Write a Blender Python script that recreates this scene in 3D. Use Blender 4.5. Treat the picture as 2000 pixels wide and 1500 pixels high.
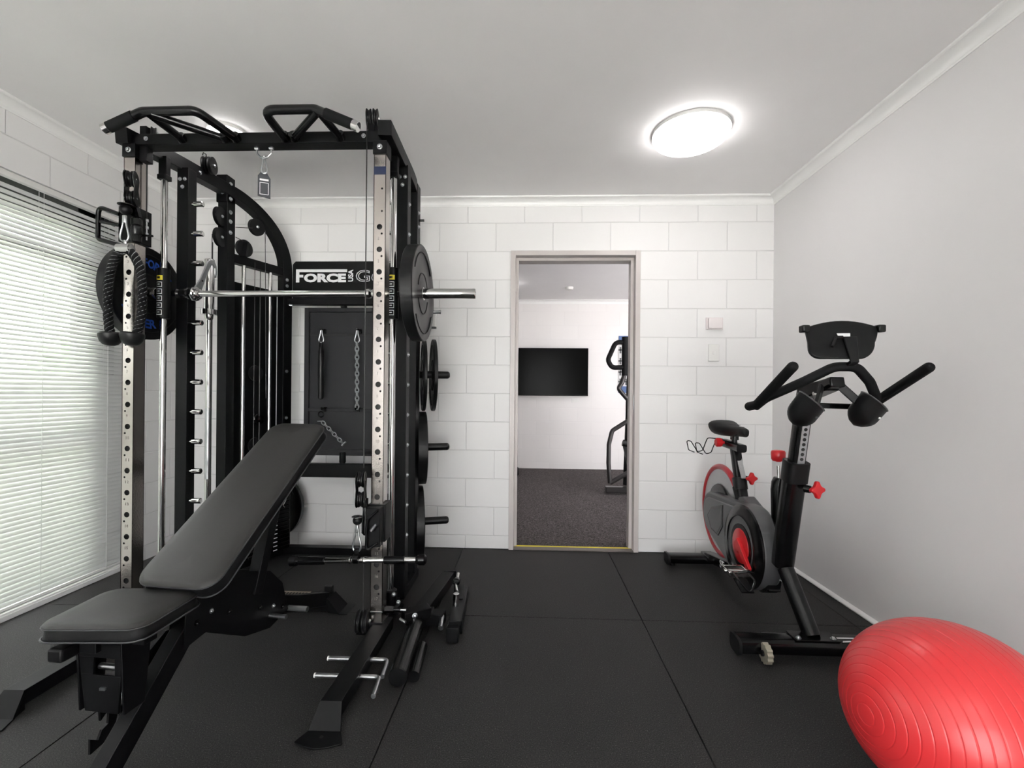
import bpy, bmesh, math, random
from mathutils import Vector, Matrix, geometry
random.seed(7)
PI = math.pi
sc = bpy.context.scene
for o in list(bpy.data.objects): bpy.data.objects.remove(o)
COL = sc.collection

# ---------------------------------------------------------------- camera, world, exposure
cd = bpy.data.cameras.new('camera'); cam = bpy.data.objects.new('camera', cd); COL.objects.link(cam)
cd.sensor_width = 36; cd.lens = 16.025; cd.shift_y = 18.7/2000; cd.clip_start = .05
cam.matrix_world = (Matrix.Translation((0, 0, 1.0946)) @ Matrix.Rotation(.0379, 4, 'Z')
                    @ Matrix.Rotation(PI/2, 4, 'X') @ Matrix.Rotation(.0087, 4, 'Z'))
sc.camera = cam
sc.view_settings.view_transform = 'Standard'; sc.view_settings.look = 'None'
sc.view_settings.gamma = 1; sc.view_settings.use_curve_mapping = False
sc.view_settings.exposure = 0.82
LAMP = 8.4          # emission of the lamp diffusers
SKY = 5.0            # strength of the daylight outside
sl_ = bpy.data.lights.new('sun', 'SUN'); sl_.energy = 42; sl_.angle = .05; sl_.color = (1, .965, .93)
sun = bpy.data.objects.new('sun', sl_); COL.objects.link(sun); sun.rotation_euler = (math.radians(-28), math.radians(32), 0)
w = bpy.data.worlds.new('world'); sc.world = w; w.use_nodes = True
bg = w.node_tree.nodes['Background']; bg.inputs[0].default_value = (.985, .972, 1, 1); bg.inputs[1].default_value = SKY

# ---------------------------------------------------------------- materials
def node_mat(name):
    m = bpy.data.materials.new(name); m.use_nodes = True
    return m, m.node_tree, m.node_tree.nodes['Principled BSDF']
def mat(name, col, rough=.5, metal=0, var=.12, nscale=40, bump=0, bscale=300, spec=.5, coat=0):
    m, t, b = node_mat(name); N = t.nodes; L = t.links
    b.inputs['Roughness'].default_value = rough; b.inputs['Metallic'].default_value = metal
    b.inputs['Specular IOR Level'].default_value = spec; b.inputs['Coat Weight'].default_value = coat
    tc = N.new('ShaderNodeTexCoord'); n = N.new('ShaderNodeTexNoise'); n.inputs['Scale'].default_value = nscale
    L.new(tc.outputs['Object'], n.inputs['Vector'])
    mx = N.new('ShaderNodeMix'); mx.data_type = 'RGBA'
    mx.inputs[6].default_value = (*[c*(1-var) for c in col], 1); mx.inputs[7].default_value = (*[min(1, c*(1+var)) for c in col], 1)
    L.new(n.outputs['Fac'], mx.inputs[0]); L.new(mx.outputs[2], b.inputs['Base Color'])
    if bump:
        n2 = N.new('ShaderNodeTexNoise'); n2.inputs['Scale'].default_value = bscale
        L.new(tc.outputs['Object'], n2.inputs['Vector'])
        bp = N.new('ShaderNodeBump'); bp.inputs['Strength'].default_value = bump; bp.inputs['Distance'].default_value = .001
        L.new(n2.outputs['Fac'], bp.inputs['Height']); L.new(bp.outputs[0], b.inputs['Normal'])
    return m
def emis(name, col, s):
    m, t, b = node_mat(name); b.inputs['Base Color'].default_value = (*col, 1)
    b.inputs['Emission Color'].default_value = (*col, 1); b.inputs['Emission Strength'].default_value = s
    return m
POWDER = mat('black_powder_coat', (.0042, .0042, .0047), .42, 0, .2, 90, .25, 900, spec=.16)
SATIN = mat('satin_black_metal', (.0040, .0040, .0044), .24, 0, .15, 30, spec=.32)
PLASTIC = mat('black_plastic', (.0065, .0065, .007), .42, 0, .1, 60, .1, 700, spec=.24)
RUBBER = mat('black_rubber', (.0080, .0080, .0085), .38, 0, .15, 60, .15, 500, spec=.28)
GRIP = mat('foam_grip', (.0055, .0055, .006), .7, 0, .1, 80, .4, 1200, spec=.18)
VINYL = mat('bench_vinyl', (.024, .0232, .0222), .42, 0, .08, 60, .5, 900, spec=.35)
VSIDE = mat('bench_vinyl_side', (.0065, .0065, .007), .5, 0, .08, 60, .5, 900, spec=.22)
PIPING = mat('grey_piping', (.035, .035, .038), .35, 0, .05)
TRACER = mat('rope_tracer', (.30, .30, .31), .6, 0, .05)
CHROME = mat('chrome', (.60, .595, .585), .12, 1, .03, 20)
BRUSH = mat('polished_steel_face', (.54, .50, .47), .18, 1, .10, 6, .15, 160)
ZINC = mat('zinc_plate', (.52, .535, .55), .28, 1, .1, 60)
GOLD = mat('yellow_zinc', (.46, .43, .34), .4, .6, .1, 60)
CABLE = mat('cable_black', (.02, .02, .02), .4)
PANEL = mat('panel_charcoal', (.017, .017, .0195), .45, 0, .1, 60, .2, 700, spec=.28)
HOLE = mat('hole_dark', (.006, .006, .006), .6)
WHITE = mat('white_print', (.75, .75, .76), .5, 0, .02)
YELLOW = mat('yellow_print', (.75, .62, .03), .5, 0, .05)
BLUE = mat('blue_print', (.02, .10, .55), .5, 0, .05)
RED = mat('red_plastic', (.55, .015, .02), .3, 0, .06, 40)
REDM = mat('red_metal', (.42, .02, .03), .35, 0, .06, 40)
DGREY = mat('fairing_grey', (.075, .075, .078), .42, 0, .08, 40, .15, 600)
LGREY = mat('flywheel_silver', (.42, .42, .43), .35, .6, .08, 10)
WPLAST = mat('white_plastic', (.78, .77, .75), .35, 0, .01)
FRAME = mat('door_frame_paint', (.56, .515, .50), .35, 0, .03, 12)
TRIMW = mat('white_trim_paint', (.88, .875, .865), .35, 0, .02, 8)
CEIL = mat('ceiling_paint', (.89, .876, .878), .7, 0, .02, 5)
PLASTER = mat('plaster_paint', (.77, .756, .758), .6, 0, .03, 2, .08, 60)
SCREEN = mat('tv_screen', (.0008, .0008, .0008), .25, 0, 0, spec=.08)
ALU = mat('window_aluminium', (.10, .105, .10), .45, .2)
GLOW = emis('lamp_diffuser', (1, .972, .958), LAMP)
PINKW = mat('sensor_plastic', (.80, .74, .74), .4, 0, .01)

def block_wall(name, axis, off, zoff, col=(.80, .788, .786), mort=.87, bs=.55):
    """painted blockwork 400 x 200 mm; grooves by bump, mortar hardly darker"""
    m, t, b = node_mat(name); N = t.nodes; L = t.links
    b.inputs['Roughness'].default_value = .5
    tc = N.new('ShaderNodeTexCoord'); sp = N.new('ShaderNodeSeparateXYZ'); cb = N.new('ShaderNodeCombineXYZ')
    L.new(tc.outputs['Object'], sp.inputs[0])
    def add(src, v):
        a = N.new('ShaderNodeMath'); a.operation = 'ADD'; a.inputs[1].default_value = v; L.new(src, a.inputs[0]); return a.outputs[0]
    L.new(add(sp.outputs[axis], off + 40), cb.inputs[0]); L.new(add(sp.outputs[2], 4 - zoff), cb.inputs[1])
    br = N.new('ShaderNodeTexBrick'); br.offset = .5; br.inputs['Scale'].default_value = 1
    br.inputs['Brick Width'].default_value = .4; br.inputs['Row Height'].default_value = .2
    br.inputs['Mortar Size'].default_value = .0042; br.inputs['Mortar Smooth'].default_value = .6; br.inputs['Bias'].default_value = 0
    c2 = tuple(c*.98 for c in col)
    br.inputs['Color1'].default_value = (*col, 1); br.inputs['Color2'].default_value = (*c2, 1)
    br.inputs['Mortar'].default_value = (*[c*mort for c in col], 1)
    L.new(cb.outputs[0], br.inputs['Vector']); L.new(br.outputs['Color'], b.inputs['Base Color'])
    nz = N.new('ShaderNodeTexNoise'); nz.inputs['Scale'].default_value = 55; nz.inputs['Detail'].default_value = 4; L.new(tc.outputs['Object'], nz.inputs['Vector'])
    m1 = N.new('ShaderNodeMath'); m1.operation = 'MULTIPLY'; m1.inputs[1].default_value = .10; L.new(nz.outputs['Fac'], m1.inputs[0])
    m2 = N.new('ShaderNodeMath'); m2.operation = 'SUBTRACT'; L.new(m1.outputs[0], m2.inputs[0]); L.new(br.outputs['Fac'], m2.inputs[1])
    bp = N.new('ShaderNodeBump'); bp.inputs['Strength'].default_value = bs; bp.inputs['Distance'].default_value = .004
    L.new(m2.outputs[0], bp.inputs['Height']); L.new(bp.outputs[0], b.inputs['Normal'])
    return m
def speckle(name, dark, light, fleck, scale, rough, bump, thr=.62):
    m, t, b = node_mat(name); N = t.nodes; L = t.links
    b.inputs['Roughness'].default_value = rough; b.inputs['Specular IOR Level'].default_value = .16
    tc = N.new('ShaderNodeTexCoord')
    n = N.new('ShaderNodeTexNoise'); n.inputs['Scale'].default_value = scale; n.inputs['Detail'].default_value = 5
    g = N.new('ShaderNodeTexNoise'); g.inputs['Scale'].default_value = 2.5
    for q in (n, g): L.new(tc.outputs['Object'], q.inputs['Vector'])
    r = N.new('ShaderNodeValToRGB'); r.color_ramp.elements[0].position = .35; r.color_ramp.elements[0].color = (*dark, 1)
    r.color_ramp.elements[1].position = thr; r.color_ramp.elements[1].color = (*light, 1)
    e = r.color_ramp.elements.new(thr+.12); e.color = (*fleck, 1)
    L.new(n.outputs['Fac'], r.inputs[0])
    mx = N.new('ShaderNodeMix'); mx.data_type = 'RGBA'; mx.blend_type = 'MULTIPLY'; mx.inputs[0].default_value = .5
    r2 = N.new('ShaderNodeValToRGB'); r2.color_ramp.elements[0].color = (.6, .6, .6, 1); r2.color_ramp.elements[1].color = (1, 1, 1, 1)
    L.new(g.outputs['Fac'], r2.inputs[0]); L.new(r.outputs[0], mx.inputs[6]); L.new(r2.outputs[0], mx.inputs[7])
    L.new(mx.outputs[2], b.inputs['Base Color'])
    bp = N.new('ShaderNodeBump'); bp.inputs['Strength'].default_value = bump; bp.inputs['Distance'].default_value = .002
    L.new(n.outputs['Fac'], bp.inputs['Height']); L.new(bp.outputs[0], b.inputs['Normal'])
    return m
MATS = speckle('rubber_tile', (.014, .0137, .0137), (.042, .040, .0395), (.14, .135, .13), 260, .55, .5)
CARPET = speckle('charcoal_carpet', (.035, .030, .030), (.13, .115, .115), (.25, .23, .23), 110, .95, .9, .60)
def slat_material():
    m, t, b = node_mat('blind_slat'); N = t.nodes; L = t.links
    b.inputs['Base Color'].default_value = (.80, .805, .80, 1); b.inputs['Roughness'].default_value = .4
    tr = N.new('ShaderNodeBsdfTranslucent'); tr.inputs[0].default_value = (.80, .82, .78, 1)
    mx = N.new('ShaderNodeMixShader'); mx.inputs[0].default_value = .24
    L.new(b.outputs[0], mx.inputs[1]); L.new(tr.outputs[0], mx.inputs[2]); L.new(mx.outputs[0], N['Material Output'].inputs[0])
    return m
SLAT = slat_material()
def glass_material():
    m, t, b = node_mat('window_glass')
    b.inputs['Roughness'].default_value = .0; b.inputs['Transmission Weight'].default_value = 1; b.inputs['IOR'].default_value = 1.1
    b.inputs['Base Color'].default_value = (.95, .98, .96, 1); return m
GLASS = glass_material()
def ball_material():
    m, t, b = node_mat('ball_vinyl')
    b.inputs['Base Color'].default_value = (.72, .034, .040, 1); b.inputs['Roughness'].default_value = .36
    b.inputs['Coat Weight'].default_value = .30; b.inputs['Coat Roughness'].default_value = .28
    b.inputs['Subsurface Weight'].default_value = .08; b.inputs['Subsurface Radius'].default_value = (.05, .01, .01); return m
BALL = ball_material()
def foliage_material(name, a, c):
    m, t, b = node_mat(name); N = t.nodes; L = t.links
    tc = N.new('ShaderNodeTexCoord'); n = N.new('ShaderNodeTexNoise'); n.inputs['Scale'].default_value = 9; n.inputs['Detail'].default_value = 8
    L.new(tc.outputs['Object'], n.inputs['Vector']); r = N.new('ShaderNodeValToRGB')
    r.color_ramp.elements[0].position = .4; r.color_ramp.elements[0].color = (*a, 1); r.color_ramp.elements[1].position = .6; r.color_ramp.elements[1].color = (*c, 1)
    L.new(n.outputs['Fac'], r.inputs[0]); L.new(r.outputs[0], b.inputs['Base Color']); b.inputs['Roughness'].default_value = .8
    return m
LEAF = foliage_material('hedge_leaves', (.03, .09, .02), (.22, .38, .12))
PAVE = mat('bounce_paving', (.76, .75, .72), .8, 0, .15, 6)  # kept pale so the ground bounces daylight up to the ceiling

# ---------------------------------------------------------------- mesh builder
def basis(d, up=(0, 0, 1)):
    d = Vector(d).normalized(); u = Vector(up)
    if abs(d.dot(u)) > .98: u = Vector((0, 1, 0))
    s = d.cross(u).normalized(); n = s.cross(d).normalized()
    return d, s, n
def fillet(pts, R, seg=6):
    P = [Vector(p) for p in pts]
    if R <= 0 or len(P) < 3: return P
    out = [P[0]]
    for i in range(1, len(P)-1):
        a, b, c = P[i-1], P[i], P[i+1]
        u = (a-b); v = (c-b); lu, lv = u.length, v.length; u.normalize(); v.normalize()
        ang = u.angle(v)
        if ang > PI-.03: out.append(b); continue
        t = min(R/math.tan(ang/2), lu*.48, lv*.48)
        p0, p1 = b+u*t, b+v*t
        for k in range(seg+1):
            s = k/seg; out.append(p0*(1-s)**2 + b*2*s*(1-s) + p1*s*s)
    out.append(P[-1]); return out
def smooth(pts, n=6):
    P = [Vector(p) for p in pts]; out = []
    for i in range(len(P)-1):
        p0 = P[max(i-1, 0)]; p1 = P[i]; p2 = P[i+1]; p3 = P[min(i+2, len(P)-1)]
        for k in range(n):
            t = k/n
            out.append(.5*((2*p1)+(p2-p0)*t+(2*p0-5*p1+4*p2-p3)*t*t+(3*p1-p0-3*p2+p3)*t**3))
    out.append(P[-1]); return out
class MB:
    def __init__(s): s.v = []; s.f = []
    def add(s, vs, fs):
        o = len(s.v); s.v += [Vector(a) for a in vs]; s.f += [tuple(i+o for i in f) for f in fs]; return s
    def box(s, x0, x1, y0, y1, z0, z1, M=None):
        vs = [Vector((x, y, z)) for z in (z0, z1) for x, y in ((x0, y0), (x1, y0), (x1, y1), (x0, y1))]
        if M: vs = [M @ a for a in vs]
        return s.add(vs, [(3, 2, 1, 0), (4, 5, 6, 7), (0, 1, 5, 4), (1, 2, 6, 5), (2, 3, 7, 6), (3, 0, 4, 7)])
    def rings(s, R, caps=True, closed=False):
        n = len(R[0]); vs = [p for r in R for p in r]; fs = []
        m = len(R)
        for i in range(m if closed else m-1):
            j = (i+1) % m
            for k in range(n):
                l = (k+1) % n; fs.append((i*n+k, i*n+l, j*n+l, j*n+k))
        if caps and not closed:
            fs.append(tuple(range(n-1, -1, -1))); fs.append(tuple((m-1)*n+k for k in range(n)))
        return s.add(vs, fs)
    def bar(s, p, q, w, h, up=(0, 0, 1), w2=None, h2=None):
        p, q = Vector(p), Vector(q); d, a, n = basis(q-p, up); w2 = w2 or w; h2 = h2 or h
        return s.rings([[c+a*x*W/2+n*y*H/2 for x, y in ((-1, -1), (1, -1), (1, 1), (-1, 1))] for c, W, H in ((p, w, h), (q, w2, h2))])
    def cyl(s, p, q, r, r2=None, n=20, caps=True):
        p, q = Vector(p), Vector(q); d, a, b = basis(q-p); r2 = r if r2 is None else r2
        return s.rings([[c+(a*math.cos(2*PI*k/n)+b*math.sin(2*PI*k/n))*R for k in range(n)] for c, R in ((p, r), (q, r2))], caps)
    def lathe(s, p, d, prof, n=32, arc=None):
        """prof: (radius, distance along d)"""
        p = Vector(p); d, a, b = basis(d)
        return s.rings([[p+d*t+(a*math.cos(2*PI*k/n)+b*math.sin(2*PI*k/n))*max(r, 1e-5) for k in range(n)] for r, t in prof])
    def frames(s, P, side=None, closed=False):
        m = len(P); out = []; prev = None
        for i in range(m):
            if closed: t = (P[(i+1) % m]-P[i-1]).normalized()
            else: t = (P[min(i+1, m-1)]-P[max(i-1, 0)]).normalized()
            if side is not None:
                a = Vector(side); a = (a-t*a.dot(t)).normalized()
            elif prev is None: a = basis(t)[1]
            else: a = (prev-t*prev.dot(t)).normalized()
            prev = a; out.append((t, a, t.cross(a).normalized()))
        return out
    def tube(s, pts, r, n=12, R=0, closed=False, caps=True, seg=6):
        P = fillet(pts, R, seg); F = s.frames(P, None, closed)
        rr = r if callable(r) else (lambda t: r)
        m = len(P)
        return s.rings([[P[i]+(F[i][1]*math.cos(2*PI*k/n)+F[i][2]*math.sin(2*PI*k/n))*rr(i/(m-1)) for k in range(n)] for i in range(m)], caps, closed)
    def strip(s, pts, w, h, side, R=0, seg=6):
        P = fillet(pts, R, seg); F = s.frames(P, side)
        return s.rings([[P[i]+F[i][1]*x*w/2+F[i][2]*y*h/2 for x, y in ((-1, -1), (1, -1), (1, 1), (-1, 1))] for i in range(len(P))])
    def prism(s, poly, o, u, v, t):
        """outline in the plane (o, u, v), extruded by vector t"""
        o, u, v, t = map(Vector, (o, u, v, t)); n = len(poly)
        a = [o+u*x+v*y for x, y in poly]; b = [p+t for p in a]
        return s.add(a+b, [tuple(range(n-1, -1, -1)), tuple(range(n, 2*n))]+[(i, (i+1) % n, n+(i+1) % n, n+i) for i in range(n)])
    def sphere(s, c, r, n=20, m=12, sx=1, sy=1, sz=1):
        c = Vector(c)
        return s.rings([[c+Vector((math.cos(2*PI*k/n)*math.sin(PI*j/m)*r*sx, math.sin(2*PI*k/n)*math.sin(PI*j/m)*r*sy, -math.cos(PI*j/m)*r*sz)) if 0 < j < m
                         else c+Vector((math.cos(2*PI*k/n)*1e-5, math.sin(2*PI*k/n)*1e-5, (-r if j == 0 else r)*sz)) for k in range(n)] for j in range(m+1)])
    def torus(s, c, axis, R, r, n=40, m=10, a0=0, a1=None):
        c = Vector(c); d, a, b = basis(axis); full = a1 is None; a1 = 2*PI if full else a1
        K = n if full else n+1
        P = [c+(a*math.cos(a0+(a1-a0)*k/n)+b*math.sin(a0+(a1-a0)*k/n))*R for k in range(K)]
        return s.tube(P, r, m, closed=full)
    def build(s, name, m, parent=None, bev=0, flat=False, ang=35, sub=0, label=None):
        org = Vector((0, 0, 0)); p = parent
        while p is not None: org += p.location; p = p.parent
        me = bpy.data.meshes.new(name); me.from_pydata([a-org for a in s.v], [], s.f)
        bm = bmesh.new(); bm.from_mesh(me); bmesh.ops.recalc_face_normals(bm, faces=bm.faces); bm.to_mesh(me); bm.free()
        me.materials.append(m)
        if not flat:
            me.polygons.foreach_set('use_smooth', [True]*len(me.polygons)); me.set_sharp_from_angle(angle=math.radians(ang))
        o = bpy.data.objects.new(name, me); COL.objects.link(o); o.parent = parent
        if bev:
            b = o.modifiers.new('bevel', 'BEVEL'); b.width = bev; b.segments = 2; b.limit_method = 'ANGLE'; b.angle_limit = math.radians(40)
        if label: o['label'] = label
        return o
def thing(name, label, cat, loc, group=None):
    o = bpy.data.objects.new(name, None); COL.objects.link(o); o.location = loc; o.empty_display_size = .1
    return tag(o, label, cat, group)
def tag(o, label, cat, group=None):
    o['label'] = label; o['category'] = cat
    if group: o['group'] = group
    return o
def structure(o): o['kind'] = 'structure'; return o
def copy_tree(o, parent=None):
    c = o.copy(); COL.objects.link(c)
    if parent is not None: c.parent = parent
    for ch in o.children: copy_tree(ch, c)
    return c
def origin_of(p):
    org = Vector((0, 0, 0))
    while p is not None: org += p.location; p = p.parent
    return org
_bolt = None
def bolt(parent, pos, d, s=1.0, m=None):
    """button head bolt with washer, one object each"""
    global _bolt
    key = m or ZINC
    if _bolt is None: _bolt = {}
    if key.name not in _bolt:
        b = MB().lathe((0, 0, 0), (0, 0, 1), [(.0125, -.001), (.0125, .0015), (.0085, .0018), (.0085, .005), (.0065, .0085), (.0035, .0095), (.003, .006), (0, .006)], 12)
        o = b.build('bolt', key); _bolt[key.name] = o.data; bpy.data.objects.remove(o)
    o = bpy.data.objects.new('bolt', _bolt[key.name]); COL.objects.link(o); o.parent = parent
    o.location = Vector(pos)-origin_of(parent); o.rotation_mode = 'QUATERNION'
    o.rotation_quaternion = Vector(d).to_track_quat('Z', 'Y'); o.scale = (s, s, s)
    return o
def text_mesh(txt, name, m, parent, x0, z0, w, h, y, rot=0, outline=0, depth=.0006, plane='XZ', bold=.012, M=None):
    """lettering fitted into the box (x0, z0, w, h) on the plane facing -Y"""
    cu = bpy.data.curves.new('t', 'FONT'); cu.body = txt; cu.resolution_u = 3
    if outline: cu.fill_mode = 'NONE'; cu.bevel_depth = outline; cu.bevel_resolution = 0
    else: cu.offset = bold
    ob = bpy.data.objects.new('t', cu); COL.objects.link(ob)
    bpy.context.view_layer.update()
    me = bpy.data.meshes.new_from_object(ob.evaluated_get(bpy.context.evaluated_depsgraph_get()))
    bpy.data.objects.remove(ob)
    vs = [(v.co.x, v.co.y) for v in me.vertices]
    if rot: vs = [(-b, a) for a, b in vs]
    xa, xb = min(a for a, _ in vs), max(a for a, _ in vs); ya, yb = min(b for _, b in vs), max(b for _, b in vs)
    org = origin_of(parent)
    for v, (a, b) in zip(me.vertices, vs):
        p = Vector((x0+(a-xa)/(xb-xa)*w, y-depth-v.co.z*w/(xb-xa), z0+(b-ya)/(yb-ya)*h))
        if M: p = M @ p
        v.co = p-org
    me.materials.clear(); me.materials.append(m); o = bpy.data.objects.new(name, me); COL.objects.link(o); o.parent = parent
    return o
def oriented(loc, d, up=(0, 0, 1)):
    """matrix whose -Y faces along d (for text on tilted faces)"""
    d = Vector(d).normalized(); y = -d; z = Vector(up); z = (z-y*z.dot(y)).normalized(); x = y.cross(z)
    return Matrix(((x.x, y.x, z.x, loc[0]), (x.y, y.y, z.y, loc[1]), (x.z, y.z, z.z, loc[2]), (0, 0, 0, 1)))
# ---------------------------------------------------------------- room shell
D = 3.2; XL = -2.4705; XR = 1.6715; YF = -2.6; H = 2.462; ZCV = 2.408
DX0, DX1, DZ = -.137, .764, 2.096          # outside of the door frame
BW = block_wall('painted_blockwork_back', 0, .6439+.2, .093)
LWM = block_wall('painted_blockwork_left', 1, -2.4522, .093)
FWM = block_wall('painted_blockwork_far', 0, .1, .093, (.80, .775, .765), mort=.965, bs=.25)
def wall_xz(name, y0, y1, x0, x1, z1, hole, m):
    """wall in the XZ plane between y0 and y1; hole = (x0, x1, z0, z1)"""
    a, b, c, d = hole; mb = MB()
    mb.box(x0, a, y0, y1, -.05, z1).box(b, x1, y0, y1, -.05, z1).box(a, b, y0, y1, d, z1)
    if c > -.05: mb.box(a, b, y0, y1, -.05, c)
    return structure(mb.build(name, m))
# floor of one metre rubber tiles with open seams
fl = MB()
xs = [XL-.2, -1.463, -.456, .557, 1.565, XR+.2]; ys = [YF, -1.83, -.82, .2, 1.22, 2.235, D]
for i in range(5):
    for j in range(6):
        e = .0022
        fl.box(xs[i]+e, xs[i+1]-e, ys[j]+(e if j != 5 or 1 else 0), ys[j+1]-(e if j < 5 else 0), -.02, 0)
structure(fl.build('floor', MATS, bev=.0012))
sf = MB().box(XL-.3, XR+.3, YF-.1, D+.0, -.06, -.012); structure(sf.build('floor', HOLE))
nf = MB().box(-2.6, 3.2, D, 6.9, -.06, .004); structure(nf.build('floor', CARPET))
structure(wall_xz('wall_back', D, D+.19, XL-.2, XR+.2, H+.1, (DX0+.02, DX1-.02, -.06, DZ-.02), BW))
# left wall with the tall window opening
WY0, WY1, WZ0, WZ1 = .35, 2.735, .032, 2.135
lw = MB(); lw.box(XL-.2, XL, YF, WY0, -.05, H+.1).box(XL-.2, XL, WY1, D, -.05, H+.1).box(XL-.2, XL, WY0, WY1, WZ1, H+.1).box(XL-.2, XL, WY0, WY1, -.05, WZ0)
structure(lw.build('wall_left', LWM))
structure(MB().box(XR, XR+.15, YF, D, -.05, H+.1).build('wall_right', PLASTER))
# unseen wall behind the camera; its glazed opening is added for fill daylight
fwl = MB().box(XL-.2, -1.95, YF-.15, YF, -.05, H+.1).box(1.25, XR+.15, YF-.15, YF, -.05, H+.1).box(-1.95, 1.25, YF-.15, YF, 2.15, H+.1)
structure(fwl.build('wall_front', PLASTER))
w2 = MB()
for x0, x1 in ((-1.95, -1.90), (-.39, -.31), (1.20, 1.25)): w2.box(x0, x1, YF-.11, YF-.06, 0, 2.15)
for z0, z1 in ((0, .05), (2.10, 2.15)): w2.box(-1.90, 1.20, YF-.11, YF-.06, z0, z1)
w2 = structure(w2.build('added_fill_window', ALU, bev=.003)); MB().box(-1.92, 1.22, YF-.088, YF-.082, .03, 2.12).build('window_glass', GLASS, w2)
structure(MB().box(-14, 14, -14, YF-.15, -.2, -.06).build('ground', PAVE))  # unseen paving added outside the glazing, reflects daylight onto the ceiling
structure(MB().box(XL-.2, XR+.15, YF, D+.05, H, H+.1).build('ceiling', CEIL))
# next room
structure(MB().box(-2.6, 3.2, 6.67, 6.85, -.05, H+.1).build('wall_far', FWM))
structure(MB().box(-2.75, -2.6, D+.19, 6.85, -.05, H+.1).build('wall_far_left', FWM))
structure(MB().box(3.2, 3.35, D+.19, 6.85, -.05, H+.1).build('wall_far_right', FWM))
structure(MB().box(-2.7, 3.3, D+.19, 6.85, H, H+.1).build('ceiling', CEIL))
# cornices: a cove profile swept along the wall
def cove(name, a, b, inward, m=TRIMW):
    a, b, n = Vector(a), Vector(b), Vector(inward)
    prof = [(0, ZCV), (.004, ZCV), (.006, ZCV+.006)]
    for k in range(7):
        t = k/6*PI/2; prof.append((.008+.040*(1-math.cos(t)), ZCV+.008+.036*math.sin(t)))
    prof += [(.054, H-.006), (.056, H-.001), (.056, H+.002), (0, H+.002)]
    mb = MB(); mb.rings([[Vector((p.x, p.y, 0))+n*d+Vector((0, 0, z)) for d, z in prof] for p in (a, b)])
    return structure(mb.build(name, m, ang=25))
cove('trim_1', (XL, D, 0), (XR, D, 0), (0, -1, 0)); cove('trim_2', (XL, YF, 0), (XL, D, 0), (1, 0, 0))
cove('trim_3', (XR, YF, 0), (XR, D, 0), (-1, 0, 0)); cove('trim_4', (-2.6, 6.67, 0), (3.2, 6.67, 0), (0, -1, 0))
bs = MB(); prof = [(0, 0), (.012, 0), (.017, .004), (.018, .010), (.014, .017), (.006, .021), (0, .022)]
bs.rings([[Vector((XR-d, y, z)) for d, z in prof] for y in (YF, D)]); structure(bs.build('baseboard_right', TRIMW))
bl = MB(); bl.box(XL, XL+.012, YF, WY1+.02, 0, .026); structure(bl.build('baseboard_left', TRIMW, bev=.002))
# steel door frame: face, rebate step and far face, right round the opening
df = MB()
def frame_ring(x0, x1, zt, w, y0, y1):
    df.box(x0, x0+w, y0, y1, 0, zt); df.box(x1-w, x1, y0, y1, 0, zt); df.box(x0+w, x1-w, y0, y1, zt-w, zt)
frame_ring(DX0, DX1, DZ, .034, D-.012, D+.05)
frame_ring(DX0+.005, DX1-.005, DZ-.005, .050, D+.05, D+.12)
frame_ring(DX0, DX1, DZ, .036, D+.12, D+.20)
d1 = structure(df.build('door_1', FRAME, bev=.002))
MB().box(.7285, .7305, D+.012, D+.035, .99, 1.09).build('strike_plate', ZINC, d1)
h = MB()
for z in (1.86, 1.0, .25): h.cyl((-.103, D+.006, z-.05), (-.103, D+.006, z+.05), .005)
h.build('hinge', FRAME, d1)
structure(MB().box(DX0+.03, DX1-.03, D-.012, D+.045, 0, .008).build('trim_5', mat('threshold_strip', (.16, .14, .13), .4, .3), bev=.002))
structure(MB().box(DX0+.04, DX1-.04, D+.045, D+.068, .002, .009).build('trim_6', YELLOW, bev=.002))
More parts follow.
